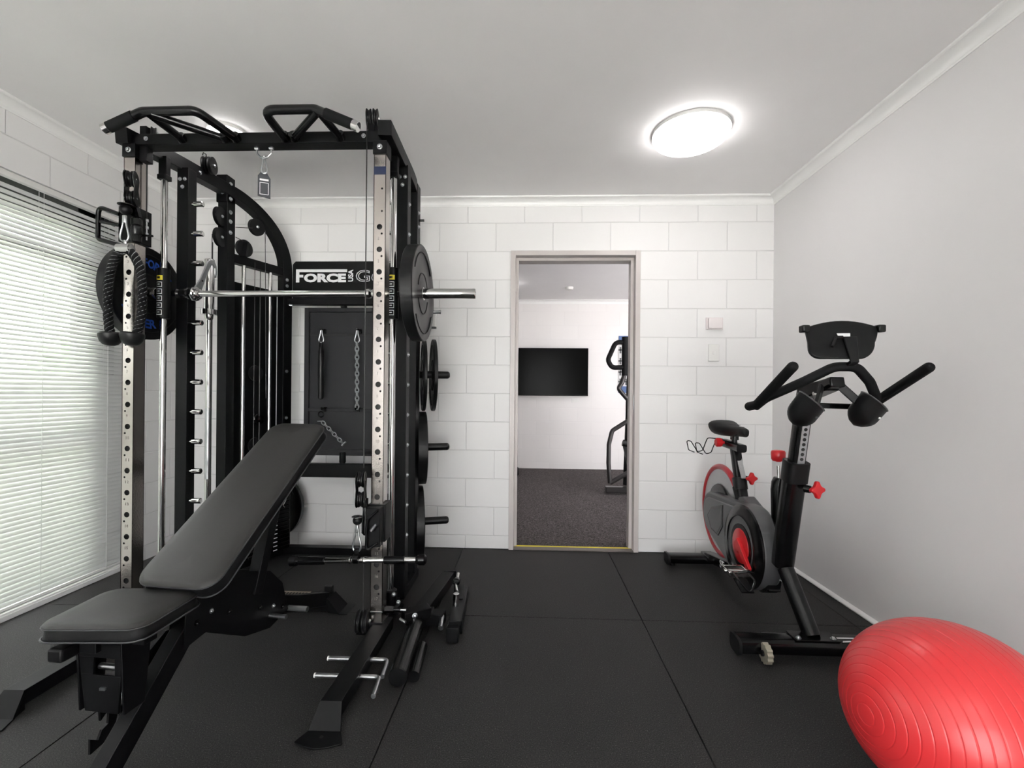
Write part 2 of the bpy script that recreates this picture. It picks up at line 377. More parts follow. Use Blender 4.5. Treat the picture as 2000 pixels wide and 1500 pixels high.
# window: aluminium frame, glass, blinds
XW = XL-.13
wf = MB(); Wd = .045
for z0, z1 in ((WZ0, WZ0+.05), (1.975, WZ1), (1.80, 1.86), (.80, .85)): wf.box(XW-Wd/2, XW+Wd/2, WY0, WY1, z0, z1)
for y0, y1 in ((WY0, WY0+.05), (2.50, WY1), (1.40, 1.47)): wf.box(XW-Wd/2, XW+Wd/2, y0, y1, WZ0, WZ1)
w1 = structure(wf.build('window_1', ALU, bev=.003))
MB().box(XW-.003, XW+.003, WY0+.04, WY1-.04, WZ0+.04, WZ1-.04).build('window_glass', GLASS, w1)
sill = MB().box(XL-.2, XL+.006, WY0, WY1, WZ0-.008, WZ0+.003); sill.build('window_sill', TRIMW, w1)
def blinds(y0, y1, label):
    xb = XL-.026; t = thing('venetian_blind', label, 'blind', (xb, (y0+y1)/2, WZ0))
    sl = MB(); z = WZ0+.035; k = 0
    while z < WZ1-.045:
        jig = random.uniform(-.03, .03); tilt = math.radians(57 if 1.15 < z < 1.82 else 66); c, s_ = math.cos(tilt+jig), math.sin(tilt+jig); R = []
        for y in (y0, (y0+y1)/2, y1):
            sag = random.uniform(-.0006, .0006)
            row = []
            for q, off in ((-1, 0), (-.5, .0014), (0, .0019), (.5, .0014), (1, 0)):
                a = q*.01375; row.append(Vector((xb+a*c+off*s_, y, z-a*s_+off*c+sag)))
            low = [p+Vector((-s_*.0005, 0, -c*.0005)) for p in reversed(row)]
            R.append(row+low)
        sl.rings(R); z += .0236 if z < WZ1-.16 else .0285; k += 1
    sl.build('slats', SLAT, t)
    MB().box(xb-.014, xb+.014, y0-.002, y1+.002, WZ1-.030, WZ1-.001).build('head_rail', WPLAST, t, bev=.002)
    MB().box(xb-.012, xb+.012, y0, y1, WZ0+.006, WZ0+.020).build('bottom_rail', WPLAST, t, bev=.003)
    for i in range(6):
        y = 2.594-.36*i
        for dx in (-.0135, .0135): MB().cyl((xb+dx, y, WZ0+.01), (xb+dx, y, WZ1-.02), .0011, n=6).build('ladder_cord', SLAT, t)
    return t
blinds(.37, 2.725, 'white venetian blind covering the tall window on the left wall')
# outside
structure(MB().box(-14, XL-.2, -14, 12, -.2, -.06).build('ground', PAVE))
for i, (x, y, hh, l) in enumerate(((-6.2, .2, 1.5, 1.5), (-6.6, 3.6, 2.3, 1.6), (-7.0, 7.4, 1.9, 1.6))):
    b = MB(); n, m = 48, 26; R = []
    for j in range(m+1):
        ring = []
        for k in range(n):
            a = 2*PI*k/n; ph = PI*j/m; rr = 1+.14*math.sin(5*a+3*ph+i)*math.sin(7*ph+2*a)+.10*random.uniform(-1, 1)
            q = 1e-4 if j in (0, m) else math.sin(ph)
            ring.append(Vector((x+math.cos(a)*q*rr*.8, y+math.sin(a)*q*rr*l*.7, -.1+hh*(1-math.cos(ph))*.5*(rr if 0 < j < m else 1))))
        R.append(ring)
    b.rings(R)
    tag(b.build('garden_shrub', LEAF, ang=20), ['low leafy green shrub outside the window, nearest the camera', 'tallest leafy green shrub outside the window', 'leafy green shrub outside the window, farthest back'][i], 'shrub', 'shrubs in the garden')

# ---------------------------------------------------------------- ceiling lamps
LAMPRING = mat('lamp_base_ring', (.62, .61, .60), .5, 0, .02)
def oyster(x, y, r, drop, label, big=True):
    t = thing('ceiling_lamp', label, 'ceiling light', (x, y, H))
    MB().lathe((x, y, H), (0, 0, -1), [(r*1.02, -.001), (r*1.0, .012), (r*1.015, .013), (r*1.015, .0165), (r*.99, .017), (0, .018)], 48).build('base_ring', LAMPRING, t)
    prof = [(r*math.cos(a), .022+drop*math.sin(a)) for a in [PI/2*k/10 for k in range(10)]]+[(0, .022+drop)]
    MB().lathe((x, y, H), (0, 0, -1), [(r*.97, .016)]+prof, 48).build('glass_dome', GLOW, t)
    return t
oyster(.824, 2.395, .190, .058, 'large round white oyster lamp glowing on the ceiling by the right wall')
oyster(-1.60, 2.345, .095, .022, 'small round lamp glowing on the ceiling behind the pull-up handle')
oyster(.55, -.9, .205, .055, 'added unseen oyster fill lamp on the ceiling behind the camera, right one')  # unseen lamp added as fill light from behind the camera
oyster(-1.1, -.9, .205, .055, 'added unseen oyster fill lamp on the ceiling behind the camera, left one')  # second added fill lamp, out of view
oyster(-.36, 5.62, .17, .05, 'round lamp on the ceiling of the next room, just left of the doorway')
oyster(1.9, 5.0, .20, .06, 'round lamp on the ceiling of the next room, hidden right of the doorway')
t = thing('smoke_detector', 'small round white smoke detector on the ceiling of the next room', 'smoke detector', (.5, 5.85, H))
MB().lathe((.5, 5.85, H), (0, 0, -1), [(.05, -.001), (.05, .018), (.042, .034), (.02, .040), (0, .040)], 32).build('housing', WPLAST, t)
MB().lathe((.5, 5.85, H), (0, 0, -1), [(.052, 0), (.055, .006), (.052, .010), (0, .010)], 32).build('base', WPLAST, t)

# ---------------------------------------------------------------- things on the walls
def rbox(x0, x1, y0, y1, z0, z1): return MB().box(x0, x1, y0, y1, z0, z1)
t = thing('sensor_box', 'white alarm siren box on the back wall above the light switch', 'sensor', (1.271, D, 1.59))
rbox(1.213, 1.329, D-.012, D, 1.548, 1.630).build('back_plate', PINKW, t, bev=.003)
rbox(1.224, 1.320, D-.034, D-.012, 1.553, 1.626).build('cover', PINKW, t, bev=.006)
t = thing('light_switch', 'white rectangular light switch on the back wall right of the door', 'light switch', (1.267, D, 1.387))
rbox(1.231, 1.303, D-.016, D, 1.329, 1.446).build('switch_plate', WPLAST, t, bev=.003)
rbox(1.258, 1.276, D-.020, D-.016, 1.375, 1.398).build('rocker', WPLAST, t, bev=.002)
t = thing('wall_light_box', 'small white fitting on the back wall half hidden behind the loaded right plate', 'wall box', (-.685, D, 1.6))
rbox(-.72, -.655, D-.04, D, 1.555, 1.665).build('body', WPLAST, t, bev=.006)
rbox(-.70, -.655, D-.055, D-.02, 1.545, 1.556).build('lip', DGREY, t, bev=.002)
t = thing('television', 'black flat television on the far wall of the next room', 'television', (.25, 6.6, 1.41))
rbox(-.36, .845, 6.59, 6.625, 1.068, 1.757).build('casing', PLASTIC, t, bev=.006)
rbox(-.35, .835, 6.587, 6.5905, 1.082, 1.747).build('screen', SCREEN, t)
rbox(.10, .45, 6.615, 6.650, 1.25, 1.55).build('wall_bracket', POWDER, t, bev=.004)
t = thing('wall_socket', 'small white wall socket under the television in the next room', 'socket', (.67, 6.67, 1.0))
rbox(.615, .722, 6.658, 6.67, .972, 1.036).build('plate', WPLAST, t, bev=.003)
rbox(.632, .664, 6.652, 6.658, .99, 1.02).build('switch', WPLAST, t, bev=.002)
# poster on the far wall
t = thing('wall_poster', 'exercise chart poster with blue bands on the far wall behind the elliptical', 'poster', (1.5, 6.665, 1.53))
POSTW = mat('poster_paper', (.62, .62, .62), .6, 0, .03); POSTB = mat('poster_blue', (.07, .13, .30), .6, 0, .1)
rbox(1.288, 1.80, 6.660, 6.668, 1.117, 1.944).build('paper', POSTW, t)
rbox(1.288, 1.80, 6.657, 6.660, 1.865, 1.944).build('blue_band', POSTB, t); rbox(1.288, 1.80, 6.657, 6.660, 1.117, 1.215).build('blue_band', POSTB, t)
for z in (1.74, 1.58, 1.42, 1.28):
    f = MB()
    for k in range(6):
        x = 1.315+.085*k; f.box(x-.012, x+.012, 6.6565, 6.660, z-.05, z+.045).box(x-.028, x+.028, 6.6565, 6.660, z-.01, z+.012)
    f.build('printed_figures', DGREY, t)
# ================================================================ the rack
rack = thing('functional_trainer', 'tall black all-in-one rack with polished hole-punched front uprights, filling the left half of the room', 'power rack', (-1.245, 2.5, 0))
LX, RX = -1.82, -.671                      # centres of the front uprights
def upright(xc, small_dx):
    """square tube; polished front sheet with a row of large and small holes"""
    w_, y0, y1, z0, z1, th = .0275, 2.0, 2.06, .045, 2.165, .003
    mb = MB(); zs = [(1.83-.1*k, .0125, 0) for k in range(-1, 17)]; del zs[0]
    hol = [(z, r, 0) for z, r, _ in zs]+[(2.0, .0045, small_dx), (1.9, .0045, small_dx)]+[(1.8-.1*k, .0045, small_dx) for k in range(17)]
    hol = sorted([h for h in hol if h[0] > .12]); cuts = [z0]+[(a[0]+b[0])/2+(a[1]-b[1])/2 for a, b in zip(hol, hol[1:])]+[z1]
    for (z, r, dx), za, zb in zip(hol, cuts, cuts[1:]):
        outer = [Vector((xc-w_, y0, za)), Vector((xc+w_, y0, za)), Vector((xc+w_, y0, zb)), Vector((xc-w_, y0, zb))]
        n = 16; ring = [Vector((xc+dx+r*math.cos(2*PI*k/n), y0, z+r*math.sin(2*PI*k/n))) for k in range(n)]
        tri = geometry.tessellate_polygon([outer, ring[::-1]]); vs = outer+ring[::-1]
        mb.add(vs, [tuple(i) for i in tri])
        mb.add(ring+[p+Vector((0, th, 0)) for p in ring], [(k, (k+1) % n, n+(k+1) % n, n+k) for k in range(n)])
    o = mb.build('front_upright', BRUSH, rack, flat=True)
    c = MB(); x0, x1 = xc-w_, xc+w_
    for a in ((x0, x0+.003, y0, y1), (x1-.003, x1, y0, y1)): c.box(a[0], a[1], a[2], a[3], z0, z1)
    c.build('side_sheet', BRUSH, o)
    MB().box(x0, x1, y1-.003, y1, z0, z1).box(x0+.003, x1-.003, y0+.012, y0+.014, z0, z1).build('tube_interior', HOLE, o)
    return o
def engrave(xc, parent):
    mb = MB()
    for k in range(17):
        o_ = text_mesh(str(k+1), 't', HOLE, parent, xc-.007, 1.83-.1*k-.058, .014 if k > 8 else .006, .013, 1.9999, bold=0)
        mb.add([v.co+origin_of(parent) for v in o_.data.vertices], [tuple(p.vertices) for p in o_.data.polygons]); bpy.data.objects.remove(o_)
    mb.build('engraved_numbers', mat('engraving', (.34, .31, .29), .4, .8), parent)
engrave(LX, upright(LX, -.012)); engrave(RX, upright(RX, .010))
MB().box(RX-.0272, RX+.0272, 1.9992, 2.0005, 2.062, 2.098).build('blue_sticker', mat('dark_blue_sticker', (.012, .02, .06), .3), rack)
# top front beam and the corner brackets
MB().box(LX, RX, 2.0, 2.066, 2.208, 2.258).build('top_beam', POWDER, rack, bev=.003)
for xc in (LX, RX):
    br = MB().box(xc-.031, xc+.031, 1.993, 2.064, 2.152, 2.212).build('corner_bracket', POWDER, rack, bev=.002)
    bolt(rack, (xc, 1.992, 2.182), (0, -1, 0))
    s_ = 1 if xc < -1 else -1
    bolt(rack, (xc+s_*.075, 1.999, 2.235), (0, -1, 0), .8)
# arched side rails, one sweep from the front cap to the floor at the back
def rail(mirror):
    f = (lambda x: -2.487-x) if mirror else (lambda x: x)
    zz = .018 if mirror else 0
    P = [(-1.842, 1.978, 2.240+zz), (-1.828, 2.25, 2.268), (-1.805, 2.58, 2.282), (-1.765, 2.72, 2.265), (-1.715, 2.84, 2.205), (-1.675, 2.93, 2.115), (-1.653, 2.99, 2.00), (-1.648, 3.005, 1.88), (-1.648, 3.005, 1.70)]
    P = smooth([(f(x), y, z) for x, y, z in P], 4)+[Vector((f(-1.648), 3.005, .02))]
    mb = MB(); F = []
    for i, p in enumerate(P):
        d = (P[min(i+1, len(P)-1)]-P[max(i-1, 0)]).normalized()
        t = min(1, max(0, (i-8)/8)); a = Vector((1, 0, 0))*(1-t)+Vector((.92, .39 if mirror else -.39, 0))*t
        a = (a-d*a.dot(d)).normalized(); n = d.cross(a).normalized()
        F.append([p+a*x*.030+n*y*.033 for x, y in ((-1, -1), (1, -1), (1, 1), (-1, 1))])
    mb.rings(F); o = mb.build('arched_side_rail', POWDER, rack, bev=.002, ang=30)
    for (x, y, z, d) in ((-1.800, 2.10, 2.262, (.95, -.2, -.1)), (-1.790, 2.40, 2.275, (.95, -.2, -.1)), (-1.622, 2.985, 1.84, (.9, -.4, 0)), (-1.622, 2.985, 1.80, (.9, -.4, 0)), (-1.62, 2.985, 1.23, (.9, -.4, 0)), (-1.62, 2.985, .92, (.9, -.4, 0)), (-1.62, 2.985, .30, (.9, -.4, 0))):
        bolt(rack, (f(x), y, z), (-d[0] if mirror and 0 else d[0]*(1 if not mirror else 1), d[1], d[2]), .9)
    return o
rail(False); rail(True)
# smith posts with catch pegs
def smith_post(x0, x1, outer):
    o = MB().box(x0, x1, 2.28, 2.34, .05, 2.245).build('smith_post', POWDER, rack, bev=.002)
    for k in range(12):
        z = 2.062-.1537*k
        MB().cyl((x1-.005, 2.30, z), (x1+.028, 2.30, z), .008, n=14).cyl((x1+.022, 2.30, z), (x1+.062, 2.30, z), .0145, n=16).cyl((x1+.062, 2.30, z), (x1+.066, 2.30, z), .0145, .010, n=16).build('catch_peg', CHROME, o) if not outer else \
            MB().cyl((x0+.005, 2.30, z), (x0-.045, 2.30, z), .010, n=14).build('catch_peg', CHROME, o)
        if outer: bolt(rack, (x1, 2.31, z-.005), (1, 0, 0), .9)
    for dx, z in ((.016, 2.185), (.042, 2.185), (.029, 2.145)): bolt(rack, (x0+dx, 2.279, z), (0, -1, 0), .8)
    return o
smith_post(-1.822, -1.762, False); smith_post(-.678, -.622, True)
# smith guide rods
for x in (-1.806, -.662):
    MB().cyl((x, 2.18, .10), (x, 2.18, 2.19), .0145).build('guide_rod', CHROME, rack)
    MB().box(x-.020, x+.020, 2.165, 2.195, 2.150, 2.245).box(x-.023, x+.023, 2.160, 2.200, 2.130, 2.155).build('rod_clamp', POWDER, rack, bev=.003)
    b = MB().lathe((x, 2.18, .055), (0, 0, 1), [(.045, 0), (.045, .012), (.030, .016), (.030, .085), (.024, .09), (.015, .09)], 24)
    b.box(x-.05, x+.05, 2.14, 2.23, .04, .056); b.build('rod_foot', POWDER, rack)
    bolt(rack, (x+.024, 2.155, .13), (.5, -.85, 0), .9); bolt(rack, (x+.045, 2.16, .09), (.5, -.85, .2), .9)
# second posts
def mid_post(x0, x1):
    o = MB().box(x0, x1, 2.60, 2.67, .05, 2.30).build('mid_post', POWDER, rack, bev=.002)
    return o
mid_post(-1.830, -1.772); mid_post(-.706, -.652)
MB().box(-1.838, -1.772, 2.594, 2.668, 2.20, 2.36).build('post_bracket', POWDER, rack, bev=.004)
for z in (2.315, 2.228): bolt(rack, (-1.771, 2.625, z), (1, -.2, 0))
for z in (2.15, 2.095, 2.03): bolt(rack, (-1.771, 2.625, z), (1, -.2, 0))
bolt(rack, (-1.80, 2.594, 2.255), (0, -1, 0), .9)
for z in (2.14, 2.06, 1.95, 1.86): bolt(rack, (-.652, 2.63, z), (1, 0, 0), .9)
for z in (2.10, 1.90, 1.81): MB().cyl((-.652, 2.64, z), (-.622, 2.64, z), .007, n=10).build('pin', SATIN, rack)
MB().cyl((-.66, 2.64, 1.566), (-.528, 2.64, 1.566), .010, n=14).cyl((-.528, 2.64, 1.566), (-.518, 2.64, 1.566), .012, n=14).build('pull_pin', ZINC, rack)
# ground frame
g = MB()
for x in (LX+.01, RX-.003): g.box(x-.030, x+.030, 2.062, 2.67, .012, .060)
g.bar((-1.805, 2.64, .036), (-1.648, 3.005, .036), .06, .048).bar((-.682, 2.64, .036), (-.839, 3.005, .036), .06, .048)
g.box(-1.65, -.84, 2.975, 3.035, .012, .06); g.build('ground_frame', POWDER, rack, bev=.002)
# front feet: tube, sloping toe, rounded sole plate
def foot(xc, dx):
    mb = MB(); w_ = .036; th = .004
    mb.box(xc-w_, xc+w_, 1.487, 2.06, .020, .070)
    o = mb.build('front_foot', POWDER, rack, bev=.0015)
    q = MB()
    q.add([(xc-w_, 1.488, .070), (xc+w_, 1.488, .070), (xc+w_+.016, 1.440, .006), (xc-w_-.016, 1.440, .006), (xc-w_, 1.492, .066), (xc+w_, 1.492, .066), (xc+w_+.016, 1.446, .002), (xc-w_-.016, 1.446, .002)],
          [(0, 1, 2, 3), (7, 6, 5, 4), (0, 3, 7, 4), (1, 5, 6, 2), (0, 4, 5, 1), (3, 2, 6, 7)])
    # gusset webs under the slope
    for s_ in (-1, 1): q.add([(xc+s_*w_, 1.49, .068), (xc+s_*w_, 1.49, .003), (xc+s_*(w_+.014), 1.444, .004)], [(0, 1, 2)])
    q.build('sloping_toe', POWDER, o)
    arc = [(xc+dx-.076+.152*k/12, 1.392-.024*math.sin(PI*k/12)) for k in range(13)]
    MB().prism([(xc-w_-.016, 1.444)]+arc+[(xc+w_+.016, 1.444)], (0, 0, .001), (1, 0, 0), (0, 1, 0), (0, 0, .005)).build('sole_plate', POWDER, o, bev=.001)
    MB().cyl((xc+dx, 1.415, .006), (xc+dx, 1.415, .0066), .006, n=14).build('bolt_hole', HOLE, o)
    return o
foot(-.648, .002); foot(-1.745, -.004)
for x in (LX, RX):
    s_ = 1 if x < -1 else -1
    MB().box(x-.032, x+.032, 1.992, 2.066, .012, .075).build('upright_shoe', POWDER, rack, bev=.002); bolt(rack, (x, 1.991, .045), (0, -1, 0))
    MB().box(x-.028, x+.028, 1.9975, 2.0, .118, .122).build('steel_lip', ZINC, rack)
    MB().box(min(x, x+s_*.09), max(x, x+s_*.09), 2.0, 2.06, .014, .062).build('foot_link', POWDER, rack, bev=.002)
# rear crosses, banner, storage panel
MB().box(-1.62, -.865, 2.975, 3.03, .528, .616).build('lower_cross_beam', POWDER, rack, bev=.003)
MB().box(-1.62, -.865, 2.98, 3.03, 1.675, 1.716).build('upper_cross_beam', POWDER, rack, bev=.003)
bn = MB().prism([(-1.600, 1.722), (-.885, 1.722), (-.885, 1.950), (-.905, 1.972), (-1.580, 1.972), (-1.600, 1.950)], (0, 3.012, 0), (1, 0, 0), (0, 0, 1), (0, .008, 0)).build('banner_board', POWDER, rack, bev=.001)
yb = 3.0115; PX = .00352; zt = 1.918
bx = lambda px: -1.576+(px-578)*PX
bz = lambda py: zt-(py-526)*.00350
f = MB()
f.box(bx(578), bx(677), yb-.001, yb, bz(531.5), bz(526)).box(bx(578), bx(584.5), yb-.001, yb, bz(551), bz(531.5)).box(bx(584.5), bx(592), yb-.001, yb, bz(541.5), bz(536.5)).build('lettering', WHITE, bn)
text_mesh('ORCE', 'lettering', WHITE, bn, bx(593.5), bz(551), bx(675)-bx(593.5), bz(534)-bz(551), yb, bold=.055)
text_mesh('USA', 'lettering', WHITE, bn, bx(679), bz(549.5), bx(689)-bx(679), bz(526.5)-bz(549.5), yb, rot=1, bold=.03)
text_mesh('G6', 'lettering', WHITE, bn, bx(694), bz(550.5), bx(743)-bx(694), bz(527)-bz(550.5), yb-.001, outline=.022)
for z in (1.68, 1.755): bolt(rack, (-1.60, 2.99, z), (.3, -.95, 0))
pn = MB().box(-1.52, -.965, 3.052, 3.06, .69, 1.66).build('storage_panel', PANEL, rack)
fr = MB()
for a in ((-1.528, -1.496, .683, 1.664), (-.99, -.957, .683, 1.664)): fr.box(a[0], a[1], 3.035, 3.062, a[2], a[3])
for z0, z1 in ((1.636, 1.664), (.683, .705), (.962, .985), (.665, .690)): fr.box(-1.496, -.99, 3.035, 3.062, z0, z1)
fr.box(-1.496, -.99, 3.046, 3.056, 1.486, 1.494); fr.build('panel_frame', PANEL, pn, bev=.002)
MB().box(-1.495, -.99, 3.044, 3.0475, 1.478, 1.487).build('panel_slot', HOLE, pn)
for x, z in ((-1.39, 1.50), (-1.145, 1.50), (-1.38, .972), (-1.15, .972)):
    MB().tube([(x, 3.05, z+.012), (x, 3.0, z+.012), (x, 2.985, z+.004), (x, 2.982, z+.02)], .0055, 8, R=.01).box(x-.008, x+.008, 3.03, 3.05, z-.01, z+.02).build('storage_hook', SATIN, pn)
for z0, z1 in ((1.66, 1.68), (.616, .69)): MB().cyl((-1.255, 3.03, z0), (-1.255, 3.03, z1), .018, n=16).cyl((-1.255, 3.03, z0+.006), (-1.255, 3.03, z1-.006), .021, n=16).build('panel_stub', POWDER, pn)
# weight stacks: angled shroud, head beam, rods, plates
def stack(mirror):
    f = (lambda x: -2.487-x) if mirror else (lambda x: x)
    V = lambda x, y, z: Vector((f(x), y, z))
    a, b = V(-1.800, 2.67, 0), V(-1.668, 2.98, 0); d = (b-a).normalized(); n = Vector((d.y, -d.x, 0))
    if mirror: n = -n
    st = MB().box(0, (b-a).length, -.004, .004, .10, 1.765, Matrix.Translation(a-n*.035) @ Matrix(((d.x, n.x, 0, 0), (d.y, n.y, 0, 0), (0, 0, 1, 0), (0, 0, 0, 1)))).build('stack_shroud', POWDER, rack)
    MB().bar(a+n*.004+Vector((0, 0, 1.892)), b+n*.004+Vector((0, 0, 1.892)), .05, .052).build('stack_head_beam', POWDER, rack, bev=.002)
    r1, r2 = a+d*.075+n*.012, a+d*.255+n*.012
    for r in (r1, r2): MB().cyl(r+Vector((0, 0, .09)), r+Vector((0, 0, 1.87)), .0125).build('stack_rod', CHROME, rack)
    c = (r1+r2)/2; M = Matrix.Translation(c) @ Matrix(((d.x, n.x, 0, 0), (d.y, n.y, 0, 0), (0, 0, 1, 0), (0, 0, 0, 1)))
    for k in range(14):
        p = MB().box(-.135, .150, -.045, .130, .085+.0255*k, .085+.0255*k+.0235, M).build('stack_plate', SATIN, rack, bev=.003)
        MB().box(.030, .058, .1302, .1310, .085+.0255*k+.009, .085+.0255*k+.0145, M).build('weight_mark', WHITE, p)
    MB().box(-.11, .11, -.035, .05, .45, .48, M).build('selector_head', SATIN, rack, bev=.003)
    MB().cyl(c+n*.03+Vector((0, 0, .48)), c+n*.03+Vector((0, 0, 1.86)), .0028, n=8).cyl(c-d*.03+n*.02+Vector((0, 0, .48)), c-d*.03+n*.02+Vector((0, 0, 1.9)), .0022, n=8).build('stack_cable', CABLE, rack)
    MB().tube([c+d*.10+n*.140+Vector((0, 0, .385))+q for q in [d*.0+Vector((0, 0, .03)), d*.012+Vector((0, 0, .018)), d*.0, -d*.012-Vector((0, 0, .015)), -Vector((0, 0, .03))]], .0025, 8).build('selector_pin', CHROME, rack)
    g_ = MB().torus(a+d*.17+n*.03+Vector((0, 0, .92)), n, .028, .010, 20, 8); g_.lathe(a+d*.17+n*.01+Vector((0, 0, .92)), n, [(.02, 0), (.02, .04), (.008, .045), (0, .045)], 14); g_.build('pulley', SATIN, rack)
stack(False); stack(True)
# pulleys on the frame
def pulley(c, ax, r, parent=rack, name='pulley', w_=.012):
    c = Vector(c); ax = Vector(ax).normalized()
    o = MB().lathe(c-ax*w_, ax, [(0, 0), (.008, 0), (.010, .002), (r*.45, .003), (r*.9, .001), (r, .002), (r, .005), (r*.86, .010), (r*.86, .014), (r, .019), (r, .022), (r*.9, .023), (r*.45, .021), (.010, .022), (.008, .024), (0, .024)], 28).build(name, PLASTIC, parent)
    MB().lathe(c+ax*(w_+.000), ax, [(.009, 0), (.009, .003), (.005, .007), (0, .007)], 12).build('axle_bolt', ZINC, o); return o
for z in (2.105, 1.985): pulley((-1.797, 2.572, z), (1, .05, 0), .054)
pulley((-1.722, 2.80, 2.125), (.93, -.36, 0), .052); pulley((-1.752, 2.725, 1.968), (.93, -.36, 0), .052)
MB().bar((-1.742, 2.70, 1.91), (-1.742, 2.72, 2.00), .045, .02, (0, 1, 0)).build('pulley_bracket', POWDER, rack)
MB().bar((-1.735, 2.83, 2.13), (-1.735, 2.83, 2.22), .03, .02, (0, 1, 0)).build('pulley_bracket', POWDER, rack)
cb = MB()
for p, q in (((-1.77, 2.67, 2.078), (-1.72, 2.76, 2.105)), ((-1.77, 2.67, 2.02), (-1.742, 2.70, 2.005)), ((-1.692, 2.845, 2.12), (-1.692, 2.87, 1.05)), ((-1.835, 2.56, 2.0), (-1.835, 2.56, .15)), ((-1.827, 2.555, 1.95), (-1.827, 2.555, .15))): cb.cyl(p, q, .0022, n=8)
cb.build('frame_cable', CABLE, rack)
# twin pulley hung above the left rail, twin pulley at the top of the right upright
hp = pulley((-1.785, 2.44, 2.335), (.98, .20, 0), .045); pulley((-1.757, 2.446, 2.335), (.98, .20, 0), .045)
MB().bar((-1.776, 2.432, 2.30), (-1.776, 2.432, 2.37), .03, .012, (0, 1, 0)).tube([(-1.80, 2.43, 2.385), (-1.795, 2.43, 2.40), (-1.78, 2.43, 2.39), (-1.778, 2.432, 2.37)], .0025, 8).build('pulley_bracket', SATIN, rack)
for dx in (-.016, .014): pulley((-.713+dx, 2.02, 2.322), (.98, .20, 0), .040)
MB().box(-.728, -.696, 2.0, 2.05, 2.255, 2.33).build('pulley_bracket', POWDER, rack, bev=.003)
for dx in (-.016, .014):
    pulley((-1.765+dx, 2.05, 2.288), (.80, .60, 0), .026)
MB().box(-1.785, -1.752, 2.01, 2.05, 2.14, 2.30).build('pulley_bracket', POWDER, rack, bev=.003)
MB().cyl((-.730, 1.998, 2.31), (-.727, 1.985, .76), .0026, n=8).cyl((-.724, 1.985, .36), (-.724, 1.985, .12), .0026, n=8).build('pulley_cable', CABLE, rack)
MB().cyl((-1.778, 2.045, 2.28), (-1.778, 2.045, 1.84), .0028, n=8).build('pulley_cable', CABLE, rack)
a_ = MB()
for z in (1.875, 1.842, 1.81): a_.cyl((-1.778, 2.045, z), (-1.778, 2.045, z+.012), .009, n=6)
a_.cyl((-1.778, 2.045, 1.79), (-1.778, 2.045, 1.88), .004, n=10); a_.build('cable_adjuster', ZINC, rack)
# cable trolleys on the front uprights
def swivel(parent, c, up, n_ax, r=.034, gap=.086):
    """two stacked pulleys between wavy cheek plates"""
    c, up, ax = Vector(c), Vector(up).normalized(), Vector(n_ax).normalized(); s = up.cross(ax).normalized()
    for k in (-.5, .5): pulley(c+up*gap*k, ax, r, parent)
    for side in (-1, 1):
        out = []
        for k in range(40):
            a = 2*PI*k/40; uu = math.sin(a)*(gap/2+r*1.08); t = abs(uu)/(gap/2)
            wv = r*.62+r*.42*min(1, abs(uu)/(gap/2)) if abs(uu) < gap/2 else math.sqrt(max(0, (r*1.06)**2-(abs(uu)-gap/2)**2))
            out.append((math.copysign(wv, math.cos(a)), uu))
        MB().prism(out, c+ax*side*.015, s, up, ax*side*.004).build('cheek_plate', SATIN, parent, bev=.0015)
def carabiner(parent, top, length, wdt=.021, m=ZINC, ax=(0, -1, 0), name='carabiner'):
    """pear shaped snap hook hanging from its top point"""
    p = Vector(top); a = Vector(ax).normalized(); s = Vector((0, 0, 1)).cross(a).normalized(); L_ = length; wv = wdt
    pts = [(-.25, 0), (.25, 0), (.42, -.30), (.95, -.72), (.85, -.90), (.4, -.99), (-.4, -.99), (-.85, -.90), (-.95, -.72), (-.42, -.30)]
    P = [p+s*x*wv+Vector((0, 0, y*L_)) for x, y in pts]; Q = []
    for i in range(len(P)):
        p0, p1, p2, p3 = P[i-1], P[i], P[(i+1) % len(P)], P[(i+2) % len(P)]
        for k in range(4):
            t_ = k/4; Q.append(.5*((2*p1)+(p2-p0)*t_+(2*p0-5*p1+4*p2-p3)*t_*t_+(3*p1-p0-3*p2+p3)*t_**3))
    mb = MB().tube(Q, length*.042, 8, closed=True)
    o = mb.build(name, m, parent)
    return o
def trolley(xc, z0, z1, out, big):
    t = MB().box(xc-.040, xc+.040, 1.985, 2.075, z0, z1).build('cable_trolley', POWDER, rack, bev=.003); return t
tl = trolley(-1.818, 1.765, 1.925, -1, True)
MB().tube([(-1.85, 1.985, 1.886), (-1.95, 1.985, 1.922), (-1.952, 1.985, 1.775), (-1.85, 1.985, 1.748)], .0095, 14, R=.022).build('trolley_handle', SATIN, tl)
MB().tube([(-1.845, 1.98, 1.835), (-1.88, 1.975, 1.842), (-1.925, 1.97, 1.850)], .0085, 12).build('lock_lever', SATIN, tl)
swivel(tl, (-1.765, 1.95, 1.985), (-.05, 0, 1), (.92, .39, 0))
MB().lathe((-1.755, 1.965, 1.75), (0, 0, 1), [(.012, 0), (.020, .005), (.022, .03), (.020, .034), (.022, .038), (.022, .07), (.018, .075), (.022, .08), (.022, .105), (.014, .115)], 20).build('swivel_barrel', SATIN, tl)
MB().bar((-1.755, 1.965, 1.86), (-1.775, 1.955, 1.95), .04, .018, (0, 1, 0)).build('swivel_arm', SATIN, tl)
MB().cyl((-1.75, 1.98, 1.79), (-1.70, 1.99, 1.79), .005, n=8).build('side_pin', SATIN, tl)
MB().sphere((-1.768, 1.925, 1.882), .024, 20, 12, sz=.9).build('ball_stopper', RUBBER, tl)
MB().lathe((-1.768, 1.925, 1.905), (0, 0, -1), [(.030, 0), (.030, .003), (.02, .006), (0, .006)], 20).build('stopper_cap', SATIN, tl)
tr = trolley(-.669, .435, .600, 1, True)
tf = MB().box(-.700, -.638, 1.940, 1.985, .425, .595)
